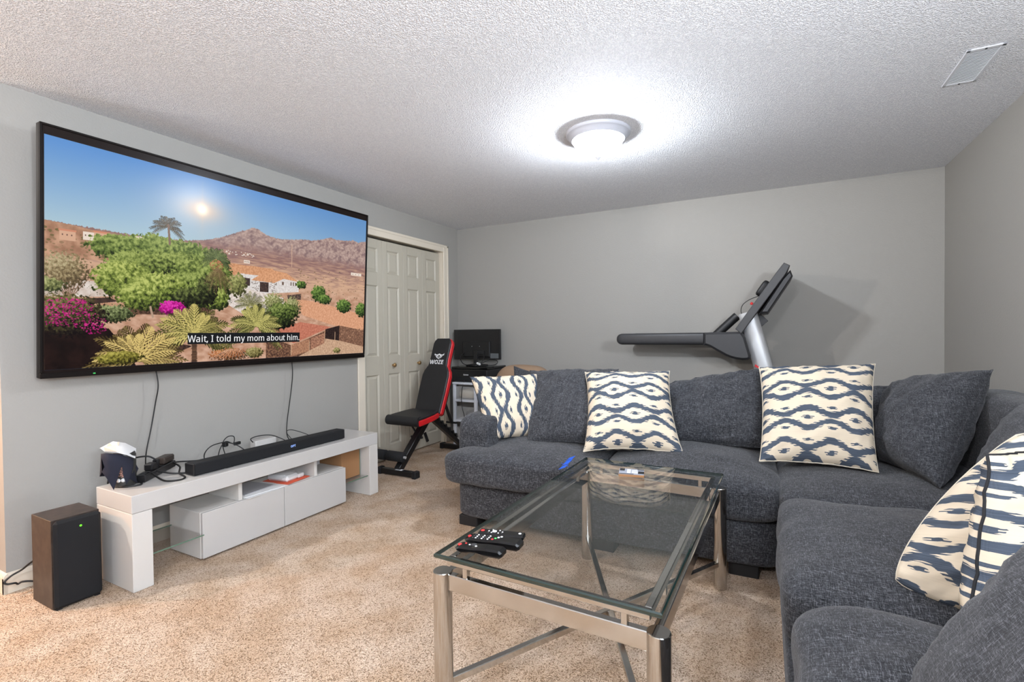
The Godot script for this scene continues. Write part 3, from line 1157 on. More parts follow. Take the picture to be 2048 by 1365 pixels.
# crowns of foliage: rounded masses lit from the upper left, with clumps of leaves; list of u, v, half width, half height
func canopy(list: Array, dark: Color, mid: Color, lit: Color, sd: int, grain := 1.0, ragged := 0.42) -> void:
	var f := FastNoiseLite.new()
	f.seed = sd
	f.frequency = 0.055 * grain
	f.fractal_octaves = 4
	f.fractal_gain = 0.62
	var cl := FastNoiseLite.new()
	cl.seed = sd + 1
	cl.noise_type = FastNoiseLite.TYPE_CELLULAR
	cl.frequency = 0.075 * grain
	for e in list:
		var c := tp(e[0], e[1])
		var rx: float = e[2] / 0.983 * TW
		var ry: float = e[3] / 0.9245 * TH
		for y in range(maxi(int(c.y - ry * 1.3), 0), mini(int(c.y + ry * 1.3), TH)):
			for x in range(maxi(int(c.x - rx * 1.3), 0), mini(int(c.x + rx * 1.3), TW)):
				var dx := (x - c.x) / rx
				var dy := (y - c.y) / ry
				var n := f.get_noise_2d(x, y)
				var d := dx * dx + dy * dy + n * ragged * 2.0
				if d < 1.0:
					var h := sqrt(1.0 - clampf(dx * dx + dy * dy, 0, 1))
					var k := cl.get_noise_2d(x, y)
					var l := 0.46 - dx * 0.22 - dy * 0.42 + h * 0.05 + n * 0.75 - (k + 0.55) * 0.85 + fposmod(x * 0.37 + y * 0.71 + n * 40.0, 1.0) * 0.16 - 0.08
					l = clampf(l, 0, 1)
					im.set_pixel(x, y, dark.lerp(mid, l * 2.0) if l < 0.5 else mid.lerp(lit, l * 2.0 - 1.0))

func palm(rg: RandomNumberGenerator, u: float, v: float, r: float, n: int, lit: Color, shade: Color, trunk := 0.0, a0 := 0.0, a1 := TAU) -> void:
	var c := tp(u, v)
	if trunk > 0.0:
		for i in int(trunk):
			stroke(c + Vector2(-9 + rg.randf_range(-2, 2), i), c + Vector2(9 + rg.randf_range(-2, 2), i), 1.0, c8(120, 88, 66).lerp(c8(60, 44, 36), rg.randf()))
	for layer in 2:
		for i in n:
			var a := lerpf(a0, a1, (i + rg.randf_range(-0.4, 0.4)) / n)
			var dir := Vector2(cos(a), -sin(a))
			var l := r * rg.randf_range(0.72, 1.05)
			var prev := c
			var tone := clampf(0.62 + 0.35 * sin(a) - 0.1 * cos(a) + rg.randf_range(-0.35, 0.35), 0, 1)
			if layer == 0:
				tone *= 0.15
			var big := clampf(r / 90.0, 0.6, 1.8)
			for k in 11:
				var t := (k + 1) / 11.0
				var p := c + dir * l * t + Vector2(0, l * 0.36 * t * t)
				var along := (p - prev).normalized()
				var side := along.orthogonal()
				var ll := l * 0.13 * sin(PI * clampf(t * 0.85 + 0.15, 0, 1))
				if i % 2 == layer or layer == 0:
					for s in [-1.0, 1.0]:
						var tip: Vector2 = p + (side * s * 0.75 + along * 1.1) * ll + Vector2(0, ll * 0.25)
						stroke(p, tip, 2.0 * big, shade.lerp(lit, clampf(tone + rg.randf_range(-0.2, 0.2) + s * side.y * 0.15, 0, 1)))
					stroke(prev, p, 1.8 * big, shade.lerp(lit, clampf(tone + 0.2, 0, 1)))
				prev = p

func screen_image() -> ImageTexture:
	im = Image.create(TW, TH, false, Image.FORMAT_RGB8)
	var rg := RandomNumberGenerator.new()
	rg.seed = 77
	var nz := FastNoiseLite.new()
	nz.seed = 3
	nz.frequency = 0.02
	nz.fractal_octaves = 4
	var fine := FastNoiseLite.new()
	fine.seed = 5
	fine.frequency = 0.09
	fine.fractal_octaves = 3
	var ridge := [0.0, 0.372, 0.10, 0.378, 0.22, 0.383, 0.30, 0.372, 0.36, 0.352, 0.40, 0.330, 0.44, 0.300, 0.47, 0.272, 0.495, 0.256, 0.507, 0.244, 0.520, 0.244, 0.535, 0.255, 0.56, 0.272, 0.604, 0.279, 0.65, 0.268, 0.69, 0.256, 0.73, 0.250, 0.767, 0.236, 0.79, 0.222, 0.815, 0.208, 0.84, 0.214, 0.88, 0.209, 0.91, 0.202, 0.925, 0.193, 0.95, 0.205, 0.97, 0.194, 1.0, 0.183]
	var sun := tp(0.352, 0.205)
	for x in TW:
		var u := 0.0085 + 0.983 * x / TW
		var rv := 0.3
		for k in range(0, ridge.size() - 2, 2):
			if u >= ridge[k] and u <= ridge[k + 2]:
				rv = lerpf(ridge[k + 1], ridge[k + 3], (u - ridge[k]) / (ridge[k + 2] - ridge[k]))
		rv += 0.006 * fine.get_noise_2d(x * 1.5, 0)
		for y in TH:
			var v := 0.0425 + 0.9245 * y / TH
			var c: Color
			if v < rv:
				var t := clampf(v / 0.38 + 0.10 * (0.5 - u) * -1.0, 0, 1)
				c = c8(98, 148, 210).lerp(c8(172, 198, 212), clampf(t * 1.15 - 0.10, 0, 1))
				c = c.lerp(c8(96, 138, 184), 0.55 * smoothstep(0.45, 1.0, u) * (1.0 - v))
				var dx := (x - sun.x) / 70.0
				var dy := (y - sun.y) / 34.0
				var d := dx * dx + dy * dy
				var glow := exp(-d * 1.1) * 0.95 + 0.35 * exp(-d * 0.16) + 0.5 * exp(-absf(dx) * 5.0 - absf(dy) * 0.75)
				c = c.lerp(c8(250, 196, 150), clampf(glow * 0.55, 0, 1))
				var core := pow((x - sun.x) / 17.0, 2) + pow((y - sun.y) / 15.0, 2)
				c = c.lerp(c8(255, 246, 220), clampf(exp(-core * 0.9) * 1.5, 0, 1))
			else:
				var w := v - rv
				var g := fine.get_noise_2d(x * 0.55 + w * 160.0, y * 0.9 - x * 0.25)
				c = c8(162, 136, 130).lerp(c8(190, 164, 154), clampf(0.5 + g * 1.2, 0, 1)).lerp(c8(124, 100, 102), clampf(nz.get_noise_2d(x * 1.2 + w * 500.0, y * 1.6) * 1.5, 0, 0.75))
				var pl := smoothstep(0.32, 0.40, v + 0.02 * nz.get_noise_2d(x, y))
				var plain := c8(142, 108, 104).lerp(c8(208, 168, 140), clampf((v - 0.36) * 6.0 + nz.get_noise_2d(x * 0.6, y * 5.0) * 0.8, 0, 1))
				c = c.lerp(plain, pl)
				var soil := c8(212, 172, 148).lerp(c8(178, 134, 108), clampf(0.5 + nz.get_noise_2d(x, y * 2.0), 0, 1))
				c = c.lerp(soil, smoothstep(0.50, 0.62, v))
			im.set_pixel(x, y, c)
	# left hillside
	poly_fill([0.0, 0.372, 0.06, 0.378, 0.12, 0.392, 0.2, 0.41, 0.2, 0.5, 0.0, 0.52], c8(202, 158, 130), c8(158, 116, 92), nz)
	for i in 130:
		blob(tp(rg.randf_range(0.0, 0.2), rg.randf_range(0.40, 0.50)), rg.randf_range(1.5, 6.0), c8(104, 96, 60).lerp(c8(150, 120, 92), rg.randf()), 0.8, 0.6)
	for i in 150:
		var uu := rg.randf_range(0.62, 1.0)
		blob(tp(uu, rg.randf_range(0.42, 0.62)), rg.randf_range(1.0, 3.4), c8(88, 80, 52).lerp(c8(150, 112, 80), rg.randf()), 0.8, 0.7)
	for i in 26:
		stroke(tp(rg.randf_range(0.55, 0.9), rg.randf_range(0.42, 0.58)), tp(rg.randf_range(0.75, 1.0), rg.randf_range(0.43, 0.6)), 1.0, c8(218, 178, 146), 0.4)
	# far houses
	for h in [[0.050, 0.425, 0.03, 0.04, 1], [0.090, 0.415, 0.022, 0.035, 0], [0.115, 0.408, 0.03, 0.03, 1], [0.150, 0.405, 0.03, 0.018, 0], [0.200, 0.398, 0.04, 0.024, 0], [0.945, 0.425, 0.055, 0.020, 0], [0.49, 0.435, 0.02, 0.018, 0]]:
		var p := tp(h[0] - h[2] * 0.5, h[1] - h[3] * 0.5)
		var s := Vector2(h[2] / 0.983 * TW, h[3] / 0.9245 * TH)
		im.fill_rect(Rect2i(int(p.x), int(p.y), int(s.x), int(s.y)), c8(232, 216, 202) if h[4] == 0 else c8(214, 170, 142))
		for k in 3:
			im.fill_rect(Rect2i(int(p.x + s.x * (0.15 + 0.28 * k)), int(p.y + s.y * 0.35), 3, 4), c8(110, 84, 74))
		if h[4] == 1:
			im.fill_rect(Rect2i(int(p.x) - 2, int(p.y) - 4, int(s.x) + 4, 5), c8(206, 138, 110))
	for i in 30:
		im.fill_rect(Rect2i(int(tp(rg.randf_range(0.42, 0.52), 0).x), int(tp(0, rg.randf_range(0.385, 0.405)).y), rg.randi_range(3, 10), 3), c8(226, 210, 196))
	stroke(tp(0.65, 0.30), tp(0.651, 0.43), 2.0, c8(206, 170, 146))
	# terraces, path and low wall by the trees
	poly_fill([0.0, 0.60, 0.10, 0.60, 0.13, 0.66, 0.0, 0.68], c8(226, 214, 206), c8(190, 170, 156), nz)
	poly_fill([0.0, 0.67, 0.16, 0.69, 0.17, 0.76, 0.0, 0.74], c8(206, 160, 132), c8(180, 132, 104), nz)
	poly_fill([0.02, 0.685, 0.13, 0.665, 0.15, 0.68, 0.05, 0.71], c8(52, 40, 38), c8(88, 66, 56), nz)
	# villa
	poly_fill([0.40, 0.475, 0.43, 0.452, 0.58, 0.455, 0.60, 0.52, 0.49, 0.50, 0.42, 0.52], c8(222, 166, 126), c8(196, 138, 100), fine)
	poly_fill([0.47, 0.50, 0.68, 0.505, 0.68, 0.575, 0.55, 0.60, 0.47, 0.575], c8(232, 226, 222), c8(208, 200, 196), fine)
	poly_fill([0.505, 0.53, 0.565, 0.46, 0.63, 0.47, 0.68, 0.515, 0.62, 0.505, 0.585, 0.535], c8(226, 168, 128), c8(198, 142, 104), fine)
	poly_fill([0.47, 0.52, 0.50, 0.522, 0.50, 0.562, 0.47, 0.56], c8(58, 48, 48), c8(80, 64, 60), fine)
	poly_fill([0.535, 0.535, 0.565, 0.535, 0.565, 0.59, 0.535, 0.59], c8(52, 42, 42), c8(90, 70, 62), fine)
	for i in 60:
		var q := tp(0.505 + 0.026 * rg.randf() + (0.062 if i % 2 == 0 else 0.0), rg.randf_range(0.53, 0.60))
		im.fill_rect(Rect2i(int(q.x), int(q.y), 5, 2), c8(126, 114, 106))
	im.fill_rect(Rect2i(int(tp(0.615, 0).x), int(tp(0, 0.525).y), 9, 12), c8(110, 88, 76))
	for k in 4:
		im.fill_rect(Rect2i(int(tp(0.648 + 0.009 * k, 0).x), int(tp(0, 0.522).y), 5, 14), c8(104, 82, 74))
	poly_fill([0.43, 0.60, 0.47, 0.572, 0.62, 0.618, 0.635, 0.70, 0.52, 0.76, 0.42, 0.66], c8(236, 226, 220), c8(206, 190, 180), fine)
	poly_fill([0.635, 0.60, 0.69, 0.585, 0.69, 0.62, 0.645, 0.655], c8(60, 50, 48), c8(120, 96, 84), fine)
	# right: long roof, stone wall, yard
	poly_fill([0.66, 0.62, 0.745, 0.625, 1.0, 0.70, 1.0, 0.81, 0.84, 0.775, 0.70, 0.715], c8(226, 170, 136), c8(204, 146, 112), fine)
	poly_fill([0.865, 0.775, 1.0, 0.81, 1.0, 0.925, 0.865, 0.875], c8(150, 110, 88), c8(104, 74, 60), fine)
	for i in 60:
		blob(tp(rg.randf_range(0.87, 0.995), rg.randf_range(0.795, 0.90)), rg.randf_range(3.0, 6.0), c8(176, 134, 106).lerp(c8(112, 82, 68), rg.randf()), 0.8, 0.7)
	poly_fill([0.72, 0.93, 0.80, 0.86, 0.865, 0.875, 1.0, 0.925, 1.0, 0.97, 0.68, 0.97], c8(212, 176, 146), c8(180, 144, 118), fine)
	poly_fill([0.80, 0.80, 0.865, 0.775, 0.865, 0.875, 0.80, 0.86], c8(36, 26, 26), c8(60, 44, 40), fine)
	# pergola
	poly_fill([0.56, 0.97, 0.56, 0.84, 0.66, 0.90, 0.80, 0.81, 0.80, 0.88, 0.68, 0.97], c8(70, 48, 42), c8(150, 110, 84), fine)
	poly_fill([0.655, 0.895, 0.73, 0.86, 0.73, 0.935, 0.655, 0.965], c8(188, 140, 108), c8(150, 106, 84), fine)
	poly_fill([0.735, 0.855, 0.795, 0.825, 0.795, 0.89, 0.735, 0.93], c8(190, 140, 112), c8(132, 90, 74), fine)
	poly_fill([0.545, 0.82, 0.69, 0.757, 0.825, 0.785, 0.665, 0.885], c8(206, 132, 108), c8(178, 106, 86), fine)
	for uu in [0.655, 0.73, 0.797, 0.845]:
		stroke(tp(uu, 0.82 if uu > 0.75 else 0.88), tp(uu, 0.955 if uu < 0.75 else 0.90), 3.0, c8(210, 172, 140))
	# dark corner, beds, soil in front
	poly_fill([0.0, 0.76, 0.13, 0.80, 0.17, 0.90, 0.19, 0.97, 0.0, 0.97], c8(26, 18, 18), c8(40, 26, 24), nz)
	poly_fill([0.16, 0.68, 0.40, 0.68, 0.36, 0.73, 0.18, 0.735], c8(60, 44, 36), c8(120, 88, 70), fine)
	poly_fill([0.23, 0.90, 0.29, 0.87, 0.33, 0.885, 0.27, 0.93], c8(48, 34, 32), c8(84, 60, 50), fine)
	# trees
	for k in 9:
		stroke(tp(0.052, 0.685), tp(0.052 + 0.010 * (k - 4), 0.56 + 0.006 * absf(k - 4)), 2.2, c8(142, 112, 92))
	canopy([[0.045, 0.565, 0.044, 0.07]], c8(84, 70, 50), c8(142, 124, 90), c8(190, 176, 138), 101, 1.6, 0.75)
	canopy([[0.015, 0.625, 0.03, 0.03]], c8(50, 56, 34), c8(120, 124, 76), c8(186, 188, 130), 102, 1.4, 0.6)
	var dk := c8(30, 36, 18)
	var md := c8(96, 112, 50)
	var lt := c8(176, 188, 108)
	canopy([[0.145, 0.445, 0.06, 0.055], [0.235, 0.415, 0.045, 0.055], [0.19, 0.44, 0.06, 0.06], [0.30, 0.44, 0.09, 0.07], [0.385, 0.46, 0.05, 0.065]], c8(34, 44, 22), c8(92, 110, 52), c8(160, 174, 98), 103)
	canopy([[0.29, 0.53, 0.12, 0.10], [0.39, 0.55, 0.055, 0.11], [0.20, 0.53, 0.085, 0.085], [0.33, 0.61, 0.09, 0.085]], dk, md, c8(164, 176, 98), 104)
	canopy([[0.165, 0.585, 0.07, 0.085], [0.25, 0.62, 0.075, 0.085], [0.205, 0.655, 0.06, 0.065], [0.395, 0.645, 0.04, 0.06]], dk, c8(110, 126, 54), c8(190, 198, 112), 105)
	canopy([[0.315, 0.645, 0.04, 0.045], [0.365, 0.61, 0.032, 0.075]], c8(18, 18, 14), c8(46, 52, 28), c8(112, 122, 66), 106)
	stroke(tp(0.222, 0.70), tp(0.228, 0.745), 6.0, c8(178, 150, 128))
	canopy([[0.765, 0.575, 0.032, 0.052], [0.792, 0.61, 0.03, 0.032], [0.885, 0.645, 0.036, 0.045], [0.975, 0.665, 0.03, 0.05], [0.69, 0.53, 0.02, 0.025]], c8(24, 34, 18), c8(70, 96, 42), c8(128, 156, 76), 107, 1.3)
	canopy([[0.585, 0.645, 0.035, 0.05], [0.655, 0.665, 0.032, 0.055]], c8(70, 72, 48), c8(130, 132, 84), c8(186, 186, 132), 108, 1.6, 0.75)
	canopy([[0.62, 0.705, 0.062, 0.06]], c8(20, 26, 14), c8(78, 94, 44), c8(140, 154, 84), 109, 1.2)
	canopy([[0.60, 0.765, 0.065, 0.035]], c8(12, 14, 12), c8(34, 40, 22), c8(80, 92, 46), 110, 1.2)
	canopy([[0.135, 0.735, 0.05, 0.038]], c8(36, 40, 24), c8(96, 106, 66), c8(160, 170, 118), 111, 1.6)
	canopy([[0.46, 0.565, 0.03, 0.06]], c8(60, 60, 36), c8(120, 122, 72), c8(176, 176, 112), 112, 1.3, 0.6)
	# bougainvillea
	canopy([[0.05, 0.745, 0.075, 0.085]], c8(22, 16, 18), c8(62, 56, 36), c8(128, 120, 72), 120, 1.3)
	for q in [[0.05, 0.71, 0.05, 0.035, 150], [0.07, 0.765, 0.055, 0.035, 120], [0.025, 0.75, 0.025, 0.045, 70], [0.10, 0.80, 0.025, 0.025, 60], [0.075, 0.69, 0.012, 0.012, 30]]:
		leaves(rg, q[0], q[1], q[2], q[3], q[4], c8(226, 60, 150), c8(150, 16, 96), 3.0)
	canopy([[0.277, 0.70, 0.034, 0.036]], c8(92, 8, 70), c8(188, 24, 138), c8(232, 70, 186), 121, 1.6)
	# palms
	palm(rg, 0.263, 0.322, 60.0, 20, c8(118, 106, 88), c8(58, 54, 48), 0.0, -0.35, PI + 0.35)
	stroke(tp(0.264, 0.31), tp(0.268, 0.40), 6.0, c8(132, 108, 94))
	palm(rg, 0.395, 0.44, 62.0, 22, c8(128, 140, 92), c8(50, 58, 36), 0.0, -0.4, PI + 0.4)
	leaves(rg, 0.395, 0.475, 0.02, 0.03, 120, c8(206, 136, 100), c8(110, 70, 48), 3.0)
	palm(rg, 0.40, 0.485, 70.0, 12, c8(176, 146, 104), c8(92, 76, 50), 0.0, PI + 0.5, TAU - 0.4)
	palm(rg, 0.505, 0.675, 86.0, 18, c8(176, 172, 112), c8(54, 56, 34), 0.0, 0.0, PI)
	palm(rg, 0.525, 0.785, 128.0, 26, c8(190, 182, 108), c8(52, 54, 26), 0.0, -0.45, PI + 0.45)
	palm(rg, 0.335, 0.835, 158.0, 30, c8(204, 188, 112), c8(52, 52, 24), 90.0, -0.3, PI + 0.3)
	palm(rg, 0.195, 0.95, 176.0, 26, c8(216, 190, 118), c8(58, 46, 24), 0.0, -0.05, PI)
	canopy([[0.155, 0.93, 0.05, 0.03]], c8(38, 34, 16), c8(112, 106, 42), c8(180, 170, 84), 130, 1.6)
	# plants and lattice along the bottom
	canopy([[0.44, 0.935, 0.062, 0.03]], c8(66, 44, 28), c8(156, 96, 60), c8(216, 150, 104), 131, 1.8, 0.6)
	canopy([[0.52, 0.93, 0.03, 0.03], [0.855, 0.94, 0.018, 0.018]], c8(58, 52, 30), c8(128, 118, 70), c8(180, 172, 116), 132, 1.8)
	for k in 12:
		stroke(tp(0.375 + 0.012 * k, 0.96), tp(0.43 + 0.004 * k, 0.91), 1.4, c8(210, 206, 200), 0.8)
	# caption box
	var a := tp(0.3165, 0.822)
	var b := tp(0.6885, 0.880)
	im.fill_rect(Rect2i(int(a.x), int(a.y), int(b.x - a.x), int(b.y - a.y)), c8(26, 28, 32))
	return tex(im)

func build_tv() -> void:
	var c := V(0.163, 2.151, 3.601)
	var xa := V(0, 0, -1)
	var ya := V(0.066, 1.1745, 0).normalized()
	var za := xa.cross(ya)
	var b := Basis(xa, ya, za)
	var w := 2.052
	var h := 1.1764
	var t := thing("television", "very large wall-mounted television showing a desert village with palms under a blue sky", "television", V(0.06, 0.98, 2.575))
	var P := func(u: float, v: float, z: float) -> Vector3: return c + b * V(u * w, -v * h, z)
	var st := sb()
	box(st, P.call(0.5, 0.5, -0.020), V(w, h, 0.030), 0.004, b)
	obj("body", st, M.tv_frame, t)
	st = sb()
	box(st, P.call(0.5, 0.58, -0.045), V(w * 0.86, h * 0.72, 0.030), 0.01, b)
	obj("rear_housing", st, M.black_matte, t)
	st = sb()
	box(st, P.call(0.5, 0.46, -0.075), V(0.6, 0.42, 0.036), 0.004, b)
	obj("wall_mount", st, M.black_matte, t)
	# narrow bezel
	st = sb()
	box(st, P.call(0.5, 0.0045, 0.0), V(w, 0.0105, 0.012), 0.002, b)
	box(st, P.call(0.5, 0.989, 0.0), V(w, 0.026, 0.014), 0.003, b)
	box(st, P.call(0.0026, 0.49, 0.0), V(0.0107, h * 0.975, 0.012), 0.002, b)
	box(st, P.call(0.9974, 0.49, 0.0), V(0.0107, h * 0.975, 0.012), 0.002, b)
	obj("bezel", st, M.tv_frame, t)
	# panel: unlit margins above and below the picture
	var off := mat(c8(26, 19, 17), 0.3, 0.0, 0.3)
	st = sb()
	quad(st, P.call(0.004, 0.006, 0.0005), P.call(0.996, 0.006, 0.0005), P.call(0.996, 0.98, 0.0005), P.call(0.004, 0.98, 0.0005), za)
	obj("panel_margin", st, off, t)
	var sm := mat(Color(0, 0, 0), 0.25, 0.0, 0.3)
	sm.emission_enabled = true
	sm.emission = Color(1, 1, 1)
	sm.emission_operator = BaseMaterial3D.EMISSION_OP_MULTIPLY
	sm.emission_texture = screen_image()
	sm.emission_energy_multiplier = 1.0
	st = sb()
	var q := [[0.0085, 0.967], [0.9915, 0.967], [0.9915, 0.0425], [0.0085, 0.0425]]
	var uv := [Vector2(0, 1), Vector2(1, 1), Vector2(1, 0), Vector2(0, 0)]
	for k in [0, 2, 1, 0, 3, 2]:
		st.set_uv(uv[k])
		st.add_vertex(P.call(q[k][0], q[k][1], 0.0015))
	var scr := obj("screen", st, sm, t)
	lab(scr, "lit screen with a village, palms and a caption")
	var wm := mat(Color(0, 0, 0), 0.5)
	wm.emission_enabled = true
	wm.emission = c8(244, 244, 244)
	wm.emission_energy_multiplier = 1.0
	var cap := text("screen_caption", "Wait, I told my mom about him.", P.call(0.5025, 0.8515, 0.0022), xa, ya, 0.0535, wm, scr)
	st = sb()
	box(st, P.call(0.10, 0.990, 0.0075), V(0.010, 0.006, 0.002), 0.0005, b)
	obj("sticker", st, M.button_green, t)
	# power and signal cords hang down to the stand
	st = sb(true)
	tube(st, spline([P.call(0.245, 0.97, -0.05), V(0.07, 0.90, 3.092), V(0.055, 0.80, 3.10), V(0.055, 0.66, 3.125), V(0.075, 0.54, 3.16), V(0.15, 0.475, 3.20), V(0.26, 0.449, 3.24)]), 0.0035, 6)
	obj("cord", st, M.cord, t)
	st = sb(true)
	tube(st, spline([P.call(0.675, 0.97, -0.05), V(0.065, 0.90, 2.219), V(0.055, 0.77, 2.226), V(0.055, 0.56, 2.262), V(0.10, 0.47, 2.30), V(0.22, 0.447, 2.36), V(0.33, 0.447, 2.40)]), 0.0035, 6)
	obj("cord", st, M.cord, t)
	# the light that the lit screen throws into the room
	var l := AreaLight3D.new()
	l.name = "screen_light"
	l.area_size = Vector2(1.95, 1.05)
	l.light_color = Color(0.86, 0.88, 0.9)
	l.light_energy = 0.12
	l.area_range = 10.0
	l.area_attenuation = 2.0
	l.shadow_enabled = true
	add_child(l)
	var lp: Vector3 = P.call(0.5, 0.5, 0.02)
	l.transform = Transform3D(Basis(-xa, ya, -za), lp)

# ------------------------------------------------------------------ low white stand under the television
const SX := 0.533
const ST := 0.443

func build_tv_stand() -> void:
	var t := thing("tv_stand", "low glossy white television stand with two drawers below the wall television", "tv stand", V(0.37, 0, 2.653))
	var z0 := 1.868
	var z1 := 3.440
	var st := sb()
	boxb(st, V(0.205, ST - 0.082, z0), V(SX, ST, z1), 0.0025)
	obj("top", st, M.white_gloss, t)
	for z in [z0, z1 - 0.085]:
		st = sb()
		boxb(st, V(0.206, 0.0, z + 0.0005), V(SX - 0.001, ST - 0.0835, z + 0.0845), 0.002)
		obj("leg", st, M.white_side, t)
	# drawer unit
	var cz0 := 2.145
	var cz1 := 3.112
	st = sb()
	boxb(st, V(0.195, 0.008, cz0), V(0.478, 0.250, cz1), 0.002)
	obj("cabinet", st, M.white_side, t)
	for k in 2:
		st = sb()
		var a := cz0 + (cz1 - cz0) * 0.5 * k
		boxb(st, V(0.4795, 0.012, a + 0.0015), V(0.498, 0.2495, a + (cz1 - cz0) * 0.5 - 0.0015), 0.002)
		obj("drawer", st, M.white_gloss, t)
	for z in [2.885, 2.375]:
		st = sb()
		boxb(st, V(0.206, 0.2505, z), V(0.485, ST - 0.0825, z + 0.022), 0.001)
		obj("divider", st, M.white_side, t)
	# glass shelves at both ends
	for zz in [[cz1 + 0.001, z1 - 0.0855], [z0 + 0.0855, cz0 - 0.001]]:
		st = sb()
		var lo := V(0.215, 0.140, zz[0])
		var hi := V(0.515, 0.146, zz[1])
		quad(st, V(lo.x, hi.y, lo.z), V(hi.x, hi.y, lo.z), V(hi.x, hi.y, hi.z), V(lo.x, hi.y, hi.z), Vector3.UP)
		quad(st, V(lo.x, lo.y, lo.z), V(hi.x, lo.y, lo.z), V(hi.x, lo.y, hi.z), V(lo.x, lo.y, hi.z), Vector3.DOWN)
		var g := obj("glass_shelf", st, M.glass, t)
		st = sb()
		quad(st, V(hi.x, lo.y, lo.z), V(hi.x, hi.y, lo.z), V(hi.x, hi.y, hi.z), V(hi.x, lo.y, hi.z), Vector3.RIGHT)
		obj("glass_edge", st, M.glass_edge_thin, g)
		st = sb()
		quad(st, V(lo.x, lo.y, lo.z), V(lo.x, hi.y, lo.z), V(lo.x, hi.y, hi.z), V(lo.x, lo.y, hi.z), Vector3.LEFT)
		obj("glass_edge", st, M.glass_edge_thin, g)
		for x in [0.26, 0.47]:
			st = sb(true)
			var zc: float = zz[0] + 0.006 if zz[0] > 3.0 else zz[1] - 0.006
			lathe(st, [Vector2(0, -0.006), Vector2(0.005, -0.005), Vector2(0.005, 0.0)], V(x, 0.140, zc), 10)
			obj("shelf_pin", st, M.steel, t)

